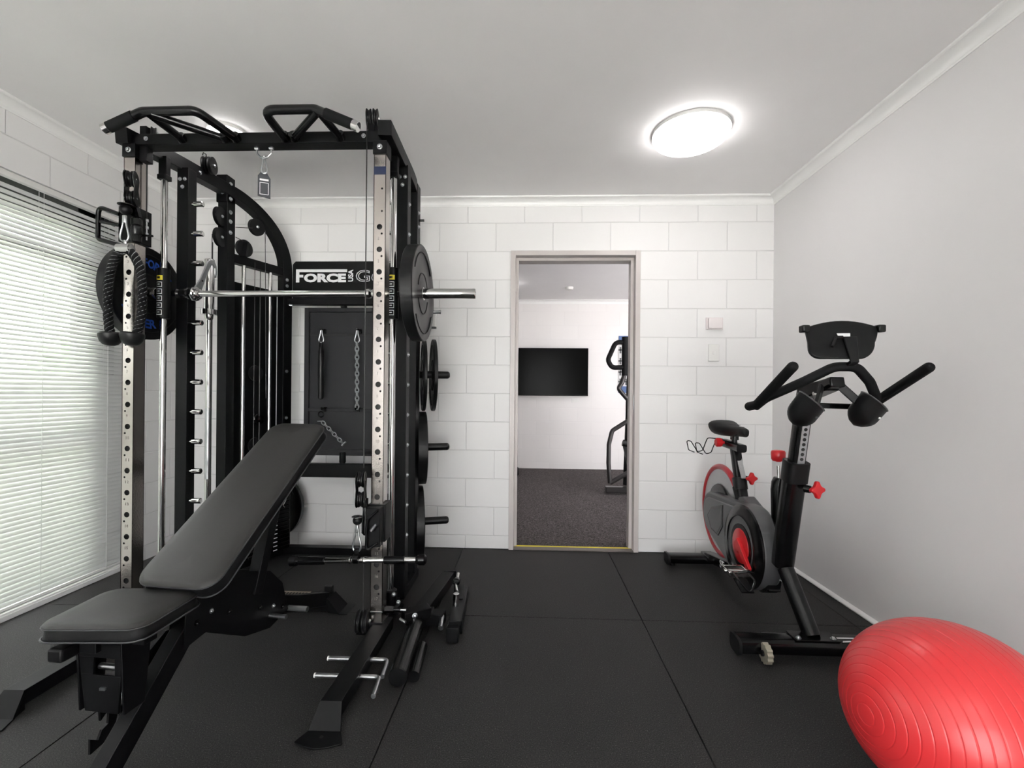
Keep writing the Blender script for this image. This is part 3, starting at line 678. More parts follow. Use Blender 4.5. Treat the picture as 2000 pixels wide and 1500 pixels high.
tf.build('trolley_box', POWDER, tr, bev=.003)
MB().tube([(-.645, 1.935, .588), (-.690, 1.930, .548), (-.694, 1.930, .415), (-.645, 1.935, .448)], .006, 12, R=.012).build('trolley_handle', SATIN, tr)
MB().cyl((-.672, 1.93, .50), (-.650, 1.93, .53), .008, n=12).build('lock_lever', ZINC, tr)
swivel(tr, (-.727, 1.955, .672), (0, 0, 1), (.985, .17, 0))
MB().lathe((-.712, 1.97, .47), (0, 0, 1), [(.008, 0), (.016, .01), (.016, .06), (.012, .10), (.012, .16)], 16).build('swivel_barrel', SATIN, tr)
MB().sphere((-.732, 1.93, .545), .020, 20, 12).build('ball_stopper', RUBBER, tr)
MB().lathe((-.732, 1.93, .562), (0, 0, -1), [(.024, 0), (.024, .003), (.012, .006), (0, .006)], 20).build('stopper_cap', CHROME, tr)
# low pulley at the foot of the right upright, adjuster rod to the hinge block
for dx in (-.017, .013): pulley((-.722+dx, 1.985, .085), (1, .05, 0), .048)
MB().cyl((-.65, 2.03, .118), (-.57, 2.03, .118), .009, n=12).cyl((-.64, 2.03, .118), (-.60, 2.03, .118), .014, n=6).build('adjuster_rod', SATIN, rack)
MB().cyl((-.60, 2.03, .118), (-.545, 2.03, .118), .006, n=12).build('threaded_rod', ZINC, rack)
# hinge block and short tube on the outside of the right foot
hb = MB().bar((-.56, 2.035, .085), (-.455, 2.10, .085), .06, .05).build('hinge_block', POWDER, rack, bev=.004); bolt(rack, (-.505, 2.032, .092), (.3, -.95, .05), 1.0)
MB().tube([(-.56, 1.985, .10), (-.53, 1.97, .092)], .006, 8).build('spring_pin', ZINC, rack)
# weight horns on the angled sides
HD = Vector((.958, .287, 0))
for z in (1.209, .753, .285):
    b = Vector((-.762, 2.82, z))
    h = MB().cyl(b+HD*.0, b+HD*.250, .0235, n=24).lathe(b+HD*.25, HD, [(.0235, 0), (.021, .008), (.014, .014), (0, .016)], 24)
    h.lathe(b, HD, [(.05, 0), (.05, .012), (.0235, .014)], 24); h.build('weight_horn', RUBBER, rack)
    h = MB(); HL = Vector((-.94, .34, 0)); b = Vector((-1.725, 2.82, z))
    h.cyl(b, b+HL*.25, .0235, n=20).lathe(b, HL, [(.05, 0), (.05, .012), (.0235, .014)], 20); h.build('weight_horn', RUBBER, rack)
MB().cyl((-1.79, 3.04, .305), (-1.79, 3.18, .305), .0235, n=20).box(-1.82, -1.64, 3.01, 3.045, .285, .325).build('rear_horn', RUBBER, rack)
# multi grip pull-up handles
def pull(loop, strut1, strut2, grip, cap, spin):
    t = MB().tube(loop, .0185, 16, R=.05, seg=8)
    t.cyl(*strut1, .0165, n=16).cyl(*strut2, .0165, n=16)
    for e in spin: t.cyl(e, (e[0], 2.0, e[2]-.012), .021, .021, n=18)
    o = t.build('pull_up_handle', SATIN, rack)
    MB().cyl(grip[0], grip[1], .0215, n=20).build('rubber_grip', GRIP, o)
    MB().cyl(cap[0], cap[1], .021, n=20).cyl(cap[1], Vector(cap[1])+(Vector(cap[1])-Vector(cap[0])).normalized()*.003, .021, .012, n=20).build('end_cap', CHROME, o)
pull([(-1.797, 1.85, 2.190), (-1.628, 1.85, 2.262), (-1.40, 1.85, 2.264), (-1.322, 1.985, 2.226)],
     ((-1.600, 1.85, 2.252), (-1.572, 1.99, 2.228)), ((-1.590, 1.85, 2.250), (-1.372, 1.99, 2.224)),
     ((-1.775, 1.85, 2.1995), (-1.668, 1.85, 2.245)), ((-1.796, 1.85, 2.1905), (-1.775, 1.85, 2.1995)), [(-1.322, 1.975, 2.235), (-1.572, 1.975, 2.235), (-1.372, 1.975, 2.235)])
pull([(-.712, 1.85, 2.186), (-.895, 1.85, 2.262), (-1.118, 1.85, 2.262), (-1.100, 1.985, 2.226)],
     ((-.885, 1.85, 2.250), (-1.055, 1.99, 2.226)), ((-.876, 1.85, 2.248), (-.848, 1.99, 2.226)),
     ((-.735, 1.85, 2.1955), (-.850, 1.85, 2.2435)), ((-.712, 1.85, 2.186), (-.735, 1.85, 2.1955)), [(-1.100, 1.975, 2.235), (-1.055, 1.975, 2.235), (-.848, 1.975, 2.235)])
# U bolt under the beam
MB().tube([(-1.249, 2.03, 2.235), (-1.249, 2.03, 2.178), (-1.232, 2.03, 2.160), (-1.215, 2.03, 2.155), (-1.199, 2.03, 2.160), (-1.182, 2.03, 2.178), (-1.182, 2.03, 2.235)], .0042, 10, R=.01).cyl((-1.258, 2.03, 2.200), (-1.240, 2.03, 2.200), .007, n=6).cyl((-1.191, 2.03, 2.200), (-1.173, 2.03, 2.200), .007, n=6).build('u_bolt', ZINC, rack)

# ---------------------------------------------------------------- smith bar and its hooks
BY, BZ = 2.18, 1.572
sb = thing('smith_barbell', 'chrome smith machine bar across the rack carrying a plate at each end', 'barbell', (-1.23, BY, BZ))
MB().cyl((-1.72, BY, BZ), (-.60, BY, BZ), .0150, n=24).build('bar', CHROME, sb)
for s_, x0, x1 in ((1, -.60, -.262), (-1, -1.83, -2.10)):
    MB().lathe((x0, BY, BZ), (s_, 0, 0), [(.028, 0), (.030, .004), (.030, .026), (.0248, .028), (.0248, abs(x1-x0)-.004), (.022, abs(x1-x0)), (.012, abs(x1-x0)), (.010, abs(x1-x0)-.003), (0, abs(x1-x0)-.003)], 28).build('sleeve', CHROME, sb)
for x in (-1.806, -.662):
    c = MB().lathe((x, BY, BZ-.125), (0, 0, 1), [(.0155, 0), (.027, .003), (.027, .247), (.0155, .25)], 28).build('slide_carriage', PLASTIC, sb)
    def curved(z0, z1, a0, a1, m, nm):
        q = MB(); R = [[Vector((x+.0275*math.sin(a), BY-.0275*math.cos(a), z)) for z in (z0, z1)] for a in [a0+(a1-a0)*k/8 for k in range(9)]]
        vs = [p for r in R for p in r]; q.add(vs, [(2*k, 2*k+2, 2*k+3, 2*k+1) for k in range(8)]); q.build(nm, m, c)
    curved(BZ+.062, BZ+.085, -1.0, .55, YELLOW, 'yellow_band')
    curved(BZ+.068, BZ+.079, -.45, .15, PLASTIC, 'band_mark')
    for k in range(5):
        z = BZ+.05-.034*k
        for a0, a1, za, zb in ((-.75, .45, z, z+.003), (-.75, .45, z-.022, z-.019), (-.75, -.68, z-.022, z+.003), (.38, .45, z-.022, z+.003), (-.35, .1, z-.011, z-.007)): curved(za, zb, a0, a1, WHITE, 'label_outline')
for x, s_ in ((-1.70, 1), (-.745, -1)):
    MB().lathe((x, BY, BZ), (1, 0, 0), [(.015, -.05), (.022, -.05), (.024, -.03), (.018, -.02), (.024, -.01), (.024, .02), (.030, .024), (.030, .034), (.020, .038), (.020, .075), (.0155, .08)], 24).build('bar_collar', SATIN if s_ > 0 else CHROME, sb)
    hx = x+.045
    prof = [(-.034, -.012), (-.012, -.036), (.020, -.034), (.036, -.010), (.075, .085), (.118, .165), (.132, .178), (.150, .165), (.152, .125), (.160, .115), (.166, .135), (.165, .175), (.146, .200), (.118, .202), (.096, .185), (.040, .08)]
    MB().prism([(y*.95, z) for y, z in prof], (hx, BY, BZ), (0, 1, 0), (0, 0, 1), (.008, 0, 0)).build('safety_hook', ZINC, sb, bev=.002)
    MB().lathe((hx+.008, BY, BZ), (1, 0, 0), [(.034, 0), (.036, .004), (.034, .010), (.026, .014), (.028, .02), (.022, .026), (.0155, .028)], 24).build('hook_boss', CHROME, sb)
    MB().cyl((hx-.001, BY+.05, BZ+.075), (hx+.010, BY+.05, BZ+.075), .005, n=12).build('hook_hole', HOLE, sb)

# ---------------------------------------------------------------- weight plates
def plate(c, ax, r, th, label, blue=False, group=None, hub=CHROME):
    c, ax = Vector(c), Vector(ax).normalized(); t = thing('weight_plate', label, 'weight plate', c, group)
    h = th/2; pr = [(.027, -h), (.050, -h+.001), (r*.30, -h+.0015), (r*.42, -h+.006), (r*.80, -h+.006), (r*.86, -h+.001), (r*.985, -h), (r, -h+.003)]
    MB().lathe(c, ax, pr+[(a, -b) for a, b in reversed(pr)], 72).build('rubber_disc', RUBBER, t)
    MB().lathe(c, ax, [(.0255, -h-.001), (.030, -h-.001), (.032, -h+.001), (.032, h-.001), (.030, h+.001), (.0255, h+.001)], 32).build('hub_ring', hub, t)
    d, a, b = basis(ax)
    q = MB()
    for s_ in (-1, 1):
        for a0 in (.25, PI+.25):
            q.torus(c+ax*s_*(h-.0045), ax, r*.42, .003, 24, 6, a0=a0, a1=a0+2.5); q.torus(c+ax*s_*(h-.0005), ax, r*.84, .0022, 30, 6, a0=a0+.2, a1=a0+2.2)
    q.build('moulded_ring', HOLE, t)
    if blue:
        for s_ in (1,):
            for txt, start, step in (('FORCE', 100, -15), ('BUMPER', 215, 13)):
                for i, ch in enumerate(txt):
                    g_ = math.radians(start+step*i); rr = r*.66; u = Vector((0, 0, 1)); s2 = Vector((0, 1, 0))
                    p = c+ax*s_*(h-.0045)+s2*math.cos(g_)*rr+u*math.sin(g_)*rr
                    upv = (s2*math.cos(g_)+u*math.sin(g_))*(1 if step < 0 else -1)
                    M = oriented(p, ax*s_, upv)
                    text_mesh(ch, 'lettering', BLUE, t, -.019, -.022, .038, .044, 0, M=M, bold=.03)
    return t
plate((-1.905, BY, BZ), (1, 0, 0), .226, .056, 'thick black rubber weight plate with blue lettering on the left end of the smith bar', blue=True)
plate((-.540, BY, BZ), (1, 0, 0), .228, .056, 'thick black rubber weight plate on the right end of the smith bar')
hb_ = Vector((-.762, 2.82, 0))
plate(hb_+HD*.100+Vector((0, 0, 1.206)), HD, .226, .020, 'thin black weight plate on the top storage horn, nearest the post', hub=SATIN)
plate(hb_+HD*.160+Vector((0, 0, 1.206)), HD, .226, .022, 'thin black weight plate on the top storage horn, outer of the two', hub=SATIN)
plate(hb_+HD*.088+Vector((0, 0, .750)), HD, .226, .058, 'thick black weight plate on the middle storage horn beside the rack', hub=SATIN)
plate(hb_+HD*.078+Vector((0, 0, .282)), HD, .226, .050, 'thick black weight plate on the lowest storage horn beside the rack', hub=SATIN)
plate((-1.79, 3.10, .302), (0, 1, 0), .230, .040, 'black weight plate low behind the left rear post, close to the back wall', hub=SATIN)

# ---------------------------------------------------------------- stored olympic bar
ob_ = thing('olympic_barbell', 'chrome barbell stored upright between the left rack posts', 'barbell', (-1.806, 2.50, 0))
X_, Y_ = -1.806, 2.50
MB().cyl((X_, Y_, .06), (X_, Y_, .40), .025, n=24).build('sleeve', CHROME, ob_)
MB().lathe((X_, Y_, 1.552), (0, 0, 1), [(.025, 0), (.025, .280), (.022, .284), (.010, .284), (0, .28)], 28).build('sleeve', CHROME, ob_)
MB().lathe((X_, Y_, 1.522), (0, 0, 1), [(.0145, -.03), (.020, -.02), (.022, 0), (.040, .001), (.040, .030), (.025, .031)], 28).build('collar', CHROME, ob_)
MB().lathe((X_, Y_, .40), (0, 0, 1), [(.040, 0), (.040, .03), (.0145, .035)], 28).build('collar', CHROME, ob_)
MB().cyl((X_, Y_, .41), (X_, Y_, 1.52), .0145, n=24).build('shaft', CHROME, ob_)
MB().cyl((X_, Y_, .60), (X_, Y_, 1.0), .0150, n=20).build('knurling', ZINC, ob_)
MB().lathe((X_, Y_, .012), (0, 0, 1), [(.040, 0), (.040, .14), (.034, .14), (.034, .005), (0, .005)], 28).box(X_-.012, X_+.012, Y_+.03, 2.60, .02, .06).build('bar_holder', POWDER, rack)
# ================================================================ cable attachments
def snap(label, top, length, wdt, ax=(0, -1, 0), body=True):
    t = thing('carabiner', label, 'carabiner', top)
    carabiner(t, top, length, wdt, ZINC, ax, 'hook_body')
    p = Vector(top)
    if body: MB().box(-wdt*.42, wdt*.42, -.006, .006, -.20*length, .16*length, Matrix.Translation(p)).build('swivel_eye', ZINC, t, bev=.004)
    return t
snap('silver snap hook hanging on the left cable, holding the rope', (-1.768, 1.92, 1.842), .098, .020)
snap('silver snap hook hanging low on the right cable, holding the short bar', (-.732, 1.925, .512), .098, .018)
# triceps rope
tr_ = thing('triceps_rope', 'thick black twisted rope with two rubber ends hanging in front of the left upright', 'rope handle', (-1.768, 1.92, 1.70))
def rope_side(sx, pts, name='rope'):
    P = smooth(pts, 14); n = len(P); F = MB().frames(P, side=(0, 1, 0)); Lc = [0]
    for i in range(1, n): Lc.append(Lc[-1]+(P[i]-P[i-1]).length)
    mb = MB(); st = MB()
    for s_ in range(3):
        Q = [P[i]+(F[i][1]*math.cos(Lc[i]*110+s_*2*PI/3)+F[i][2]*math.sin(Lc[i]*110+s_*2*PI/3))*.0085 for i in range(n)]; mb.tube(Q, .0102, 10)
        Q = [P[i]+(F[i][1]*math.cos(Lc[i]*110+s_*2*PI/3+PI/3)+F[i][2]*math.sin(Lc[i]*110+s_*2*PI/3+PI/3))*.0142 for i in range(n)]; st.tube(Q, .0019, 6)
    o = mb.build('rope', GRIP, tr_); st.build('tracer_thread', TRACER, o)
    return o
rope_side(-1, [(-1.782, 1.925, 1.705), (-1.810, 1.925, 1.680), (-1.838, 1.93, 1.62), (-1.850, 1.93, 1.53), (-1.848, 1.93, 1.42), (-1.838, 1.93, 1.335)])
rope_side(1, [(-1.752, 1.925, 1.705), (-1.728, 1.925, 1.680), (-1.704, 1.93, 1.62), (-1.694, 1.93, 1.53), (-1.698, 1.93, 1.42), (-1.722, 1.93, 1.330)])
for x, dx in ((-1.836, -.002), (-1.738, .014)):
    d_ = Vector((-dx*3, 0, -1)).normalized()
    MB().lathe((x, 1.93, 1.345), d_, [(.012, -.004), (.038, -.003), (.045, .004), (.045, .014), (.039, .036), (.028, .050), (.014, .056), (0, .057)], 28).build('rubber_end', RUBBER, tr_)
MB().cyl((-1.796, 1.922, 1.712), (-1.738, 1.922, 1.712), .021, n=24).cyl((-1.768, 1.922, 1.725), (-1.768, 1.922, 1.748), .006, n=10).cyl((-1.740, 1.922, 1.712), (-1.734, 1.922, 1.712), .017, n=20).build('metal_clevis', CHROME, tr_)
# short bar on the right cable
lb = thing('straight_bar_handle', 'short straight black cable bar with knurled grips hanging across the right upright', 'cable bar', (-.73, 1.92, .385))
A, B = Vector((-1.012, 1.92, .368)), Vector((-.442, 1.92, .386)); dv = (B-A).normalized()
at_ = lambda s_: A+dv*s_
Lb = (B-A).length
MB().lathe(A, dv, [(.010, .0), (.0135, .01), (.0125, .14), (.011, .20), (.0115, .25), (.015, .252), (.015, .258), (.011, .262), (.011, .31), (.015, .314), (.015, .320), (.0115, .325), (.0115, .42), (.0135, .44), (.0135, Lb)], 20).build('bar', CHROME, lb)
for a0, a1 in ((.03, .145), (.40, .49)): MB().lathe(at_(a0), dv, [(.0135, 0), (.0165, .004), (.0172, (a1-a0)/2), (.0165, a1-a0-.004), (.0135, a1-a0)], 20).build('knurled_grip', SATIN, lb)
for p, s_ in ((A, 1), (B, -1)): MB().lathe(p, dv*s_, [(0, -.012), (.014, -.011), (.0225, -.004), (.0225, .020), (.015, .030), (.013, .034)], 20).build('end_knob', SATIN, lb)
MB().box(-.742, -.722, 1.914, 1.926, .385, .425).cyl((-.745, 1.92, .384), (-.720, 1.92, .384), .020, n=16).build('swivel_eye', SATIN, lb, bev=.003)
# tag
snap('thin silver snap hook on the U bolt under the top beam', (-1.215, 2.03, 2.162), .075, .012, (.3, -1, 0), body=False)
tg = thing('hanging_tag', 'dark grey cardboard tag with a white framed label hanging from the top beam', 'tag', (-1.215, 2.03, 2.085))
M = oriented((-1.214, 2.03, 2.035), (.35, -.93, 0))
TAGM = mat('tag_card', (.035, .038, .045), .5)
MB().prism([(-.026, -.052), (.026, -.062), (.026, .030), (.010, .056), (-.014, .056), (-.026, .040)], M @ Vector((0, 0, 0)), M.to_3x3() @ Vector((1, 0, 0)), M.to_3x3() @ Vector((0, 0, 1)), M.to_3x3() @ Vector((0, .002, 0))).build('card', TAGM, tg)
q = MB()
for x0, x1, z0, z1 in ((-.018, .018, .018, .026), (-.018, .018, -.045, -.043), (-.018, .018, .008, .010), (-.018, -.016, -.045, .010), (.016, .018, -.045, .010)): q.box(x0, x1, -.0012, -.0002, z0, z1, M)
q.build('white_frame', WHITE, tg); MB().torus(M @ Vector((-.002, 0, .060)), (1, 0, 0), .009, .0014, 16, 6).build('ring', ZINC, tg)
# on the storage panel
snap('silver snap hook on the left hook of the storage panel, holding the black strap', (-1.388, 2.985, 1.503), .078, .016, body=False)
st_ = thing('tube_strap_handle', 'long black rubber grip hanging from the left hook of the storage panel', 'cable handle', (-1.388, 2.985, 1.42))
MB().tube([(-1.396, 2.985, 1.434), (-1.400, 2.985, 1.36), (-1.388, 2.985, 1.34), (-1.378, 2.985, 1.36), (-1.380, 2.985, 1.434)], .004, 8, closed=True).build('strap', GRIP, st_)
MB().lathe((-1.388, 2.985, 1.395), (0, 0, -1), [(.010, 0), (.019, .03), (.0195, .06), (.0195, .33), (.017, .345), (.010, .35)], 24).build('rubber_grip', RUBBER, st_)
snap('silver snap hook on the right hook of the storage panel, holding the chain', (-1.146, 2.985, 1.503), .078, .016, body=False)
def chain(t, pts, link, r, m):
    P = [Vector(p) for p in pts]; L_ = sum((b-a).length for a, b in zip(P, P[1:])); n = int(L_/(link*.72)); k = 0
    for i in range(n):
        s_ = i*link*.72+link/2; c = None; rem = s_
        for a, b in zip(P, P[1:]):
            l = (b-a).length
            if rem <= l: c = a+(b-a)*rem/l; d = (b-a).normalized(); break
            rem -= l
        if c is None: break
        s2 = d.cross(Vector((0, 1, 0))).normalized() if i % 2 else Vector((0, 1, 0)); w_ = link*.30
        ring = [c+d*(math.cos(a)*link/2)+s2*(math.sin(a)*w_) for a in [2*PI*j/14 for j in range(14)]]
        MB().tube(ring, r, 6, closed=True).build('link', m, t)
ch = thing('steel_chain', 'silver steel chain hanging down the storage panel from its right hook', 'chain', (-1.146, 2.985, 1.42))
chain(ch, [(-1.146, 2.985, 1.428), (-1.142, 2.985, .985)], .038, .0044, ZINC)
c2 = thing('chain_bar_handle', 'thin chain slanting down from the lower left hook of the storage panel', 'cable handle', (-1.38, 2.985, .93))
MB().torus((-1.382, 2.98, .945), (0, 1, 0), .018, .004, 20, 8).build('ring', SATIN, c2); chain(c2, [(-1.402, 2.975, .900), (-1.375, 2.975, .900), (-1.228, 2.975, .752)], .036, .003, ZINC)
MB().cyl((-1.238, 2.975, .74), (-1.212, 2.975, .765), .006, n=10).build('end_bar', ZINC, c2)
# L shaped pins through the right foot
for nm, y, xa, xb, x2, dz in (('nearer the toe', 1.657, -.784, -.552, -.530, 0), ('nearer the upright', 1.765, -.782, -.556, -.528, 0)):
    t = thing('band_peg', 'L-shaped silver peg through the right front foot of the rack, the one '+nm, 'peg', (xa, y, .045))
    MB().tube([(xa, y, .047), (xb+.012, y, .047), (xb+.024, y-.105, .047)], .0085, 14, R=.022).build('rod', ZINC, t)
    MB().cyl((xa-.001, y, .047), (xa+.004, y, .047), .0089, n=14).build('end_cap', WPLAST, t)
# leg holder parts lying beside the right foot
lh = thing('landmine_arm', 'short black box-section arm on the floor between the rack foot and the door', 'rack attachment', (-.47, 2.3, 0))
MB().bar((-.448, 2.545, .062), (-.497, 2.12, .062), .072, .058).build('arm_tube', POWDER, lh, bev=.003)
MB().box(-.56, -.44, 2.08, 2.14, .02, .085).bar((-.58, 2.125, .05), (-.385, 2.10, .05), .06, .055).build('cross_tube', POWDER, lh, bev=.003)
MB().box(-.47, -.40, 2.545, 2.553, .035, .095).build('end_plate', POWDER, lh)
MB().cyl((-.392, 2.09, .062), (-.386, 2.02, .045), .012, n=16).build('steel_stub', ZINC, lh)
pr = thing('roller_pad_bar', 'short glossy black round roller lying on the floor beside the right rack foot', 'roller', (-.48, 1.85, 0))
MB().cyl((-.498, 2.02, .050), (-.478, 1.675, .040), .036, n=28).lathe((-.478, 1.675, .040), (.06, -1, 0), [(.036, 0), (.034, .006), (.02, .008), (0, .008)], 28).build('roller', SATIN, pr)
MB().cyl((-.440, 1.90, .030), (-.425, 1.700, .026), .022, n=20).build('second_roller', SATIN, pr)
MB().bar((-.500, 2.045, .06), (-.512, 2.075, .08), .05, .03).build('end_bracket', POWDER, pr, bev=.003)
bk = thing('pin_block', 'black block with a silver spring pin on the floor, right of the box-section arm', 'rack attachment', (-.325, 2.15, 0))
MB().bar((-.340, 2.36, .060), (-.318, 2.00, .060), .062, .062).build('block', POWDER, bk, bev=.004)
MB().bar((-.352, 2.36, .094), (-.339, 2.20, .094), .052, .006).build('top_plate', POWDER, bk, bev=.002)
MB().box(-.352, -.298, 1.965, 2.00, .012, .075).build('end_foot', POWDER, bk, bev=.003)
MB().lathe((-.372, 2.40, .105), (0, -1, .12), [(0, 0), (.016, .002), (.019, .01), (.019, .035), (.012, .04)], 20).build('knob', SATIN, bk)
for p_, q_, r_ in (((-.372, 2.345, .105), (-.352, 2.25, .108), .009), ((-.378, 2.47, .11), (-.372, 2.40, .108), .009), ((-.338, 2.14, .075), (-.336, 2.14, .148), .014)): MB().cyl(p_, q_, r_, n=16).build('steel_pin', CHROME, bk)

# ================================================================ adjustable bench
BO = Vector((-1.125, 1.37, 0)); bu = Vector((.9957, -.0924, 0)); bv = Vector((.0924, .9957, 0)); ZZ = Vector((0, 0, 1))
def W(u, v, z): return BO+bu*u+bv*v+ZZ*z
bench = thing('weight_bench', 'black padded adjustable bench, inclined, standing in front of and inside the rack', 'weight bench', BO)
def pad(name, c, ex, ey, wid0, wid1, L_, th, m_top, m_side, cr=.045):
    """padded board: rounded outline, crowned top, recessed welt; c = centre of the lower edge of the top face"""
    ez = ex.cross(ey).normalized(); out = []
    def corner(cx, cy, a0, r):
        for k in range(7): a = a0+PI/2*k/6; out.append((cx+r*math.cos(a), cy+r*math.sin(a)))
    corner(wid1/2-cr, L_-cr, 0, cr); corner(-wid1/2+cr, L_-cr, PI/2, cr); corner(-wid0/2+cr, cr, PI, cr); corner(wid0/2-cr, cr, 1.5*PI, cr)
    n = len(out); cx, cy = 0, L_/2
    def ring(ins, z):
        R = []
        for i, (x, y) in enumerate(out):
            d = Vector((x-cx, y-cy)); dl = d.length; sx = (abs(x-cx)-ins)/max(abs(x-cx), 1e-4); sy = (abs(y-cy)-ins)/max(abs(y-cy), 1e-4)
            X, Y = cx+(x-cx)*max(sx, 0), cy+(y-cy)*max(sy, 0); R.append(c+ex*X+ey*Y+ez*z)
        return R
    top = MB().rings([ring(.010, -.014), ring(.003, -.012), ring(0, -.007), ring(.004, -.001), ring(.012, .003), ring(.035, .006), ring(.09, .008), ring(.115, .008)])
    o = top.build(name, m_top, bench, ang=50)
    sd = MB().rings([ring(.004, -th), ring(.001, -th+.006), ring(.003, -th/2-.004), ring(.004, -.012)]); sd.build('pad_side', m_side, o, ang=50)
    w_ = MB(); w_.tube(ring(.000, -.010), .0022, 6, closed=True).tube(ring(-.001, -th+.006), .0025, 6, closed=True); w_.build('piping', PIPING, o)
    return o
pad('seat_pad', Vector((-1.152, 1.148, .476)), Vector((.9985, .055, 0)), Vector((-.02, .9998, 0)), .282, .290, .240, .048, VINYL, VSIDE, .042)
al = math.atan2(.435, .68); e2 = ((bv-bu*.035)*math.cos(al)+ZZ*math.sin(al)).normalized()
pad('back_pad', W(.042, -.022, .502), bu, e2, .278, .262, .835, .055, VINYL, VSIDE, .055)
# seat and back frames below the pads
MB().bar(W(-.03, -.20, .405), W(-.03, .02, .405), .05, .03).bar(W(-.11, -.14, .41), W(.10, -.14, .41), .04, .02).build('seat_frame', POWDER, bench, bev=.002)
MB().bar(W(-.105, -.215, .400), W(-.06, -.215, .400), .05, .035).build('seat_bracket', POWDER, bench, bev=.006)
b0 = W(.045, .0, .505)-(bu.cross(e2))*.075
MB().bar(b0+e2*.02, b0+e2*.62, .05, .045, up=(0, 0, 1)).bar(b0+e2*.30-bu*.09, b0+e2*.30+bu*.09, .035, .02).build('back_frame', POWDER, bench, bev=.002)
# front column, front leg, spine, rear foot
cp = MB()
for poly in ([(-.080, .41), (.060, .41), (.058, .372), (-.074, .372)], [(-.074, .372), (-.030, .372), (-.030, .325), (-.068, .325)], [(.036, .372), (.058, .372), (.055, .325), (.036, .325)], [(-.068, .325), (.055, .325), (.048, .225), (-.055, .225)]): cp.prism(poly, W(0, -.185, 0), bu, ZZ, bv*.006)
cp.prism([(-.19, .42), (-.10, .42), (-.12, .22), (-.18, .22)], W(.056, 0, 0), bv, ZZ, bu*.006)
cp.prism([(-.19, .42), (-.10, .42), (-.12, .22), (-.18, .22)], W(-.080, 0, 0), bv, ZZ, bu*.006); cp.build('front_column', POWDER, bench, bev=.001)
MB().cyl(W(-.03, -.165, .338), W(.036, -.165, .338), .008, n=14).build('steel_lever', ZINC, bench)
MB().box(-.004, .012, -.006, -.001, .288, .295, Matrix.Translation(W(0, -.185, 0))).build('steel_catch', ZINC, bench)
leg = MB().strip([W(.030, -.255, .035), W(.030, .04, .330), W(.030, .13, .350), W(.030, .26, .315), W(.030, .62, .160), W(.030, .88, .060)], .046, .062, bu, R=.08); leg.build('spine_tube', POWDER, bench, bev=.002, ang=40)
MB().bar(W(-.22, -.24, .030), W(.24, -.24, .030), .06, .05).build('front_foot', POWDER, bench, bev=.003)
gp = MB()
for u in (.002, .054): gp.prism([(.015, .29), (.02, .43), (.20, .46), (.42, .38), (.50, .30), (.54, .17), (.42, .15), (.28, .19), (.10, .30)], W(u, 0, 0), bv, ZZ, bu*.005)
gp.build('side_plate', POWDER, bench, bev=.001)
for v, z in ((.06, .35), (.20, .32), (.36, .26), (.50, .20)): bolt(bench, W(.0595, v, z), bu, .8, SATIN)
for v, z in ((.12, .36), (.44, .23)): bolt(bench, W(.0595, v, z), bu, .7)
# adjusting arc and prop under the back pad
MB().bar(W(.045, .34, .32), W(.045, .46, .66), .045, .045, up=bu).build('back_prop', POWDER, bench, bev=.002)
# ladder hooks at the front
for u in (-.085, -.018):
    prof = [(.02, .34), (.05, .33), (-.055, .215), (-.085, .085), (-.150, .075), (-.150, .118), (-.128, .100), (-.118, .122), (-.100, .128), (-.098, .168), (-.122, .150), (-.125, .200), (-.092, .196), (-.070, .235), (-.05, .30)]
    MB().prism([(v, z) for v, z in prof], W(u, 0, 0), bv, ZZ, bu*.007).build('ladder_hook', POWDER, bench)
MB().cyl(W(-.095, -.105, .215), W(.03, -.105, .215), .009, n=16).build('steel_rod', ZINC, bench)
MB().cyl(W(-.12, -.105, .215), W(-.085, -.105, .215), .014, n=16).build('roller_end', PLASTIC, bench)
# rear foot and label
rf = MB().box(-1.40, -.985, 2.215, 2.305, .012, .072).build('rear_foot', POWDER, bench, bev=.002)
MB().add([(-.985, 2.215, .072), (-.985, 2.305, .072), (-.925, 2.315, .004), (-.925, 2.205, .004), (-.985, 2.215, .004), (-.985, 2.305, .004)], [(0, 1, 2, 3), (0, 3, 4), (1, 5, 2), (3, 2, 5, 4)]).box(-.93, -.885, 2.205, 2.315, .001, .005).build('foot_plate', POWDER, rf)
MB().box(-1.045, -1.005, 2.305, 2.33, .060, .095).build('foot_stop', PLASTIC, rf, bev=.003)
lb_ = MB().box(-1.262, -1.105, 2.232, 2.292, .0722, .0728); lb_.build('warning_label', mat('label_buff', (.30, .25, .19), .5), rf)
q = MB()
for k in range(9): q.box(-1.252+.0155*k, -1.241+.0155*k, 2.248, 2.278, .0728, .0732)
q.build('label_print', PLASTIC, rf); MB().box(-1.062, -1.030, 2.245, 2.275, .0722, .0728).build('small_label', WHITE, rf)
MB().cyl(W(-.05, .55, .17), W(.14, .55, .17), .012, n=14).build('steel_pin', ZINC, bench)
MB().cyl(W(.0, .42, .20), W(.13, .42, .20), .009, n=14).build('steel_pin', ZINC, bench)

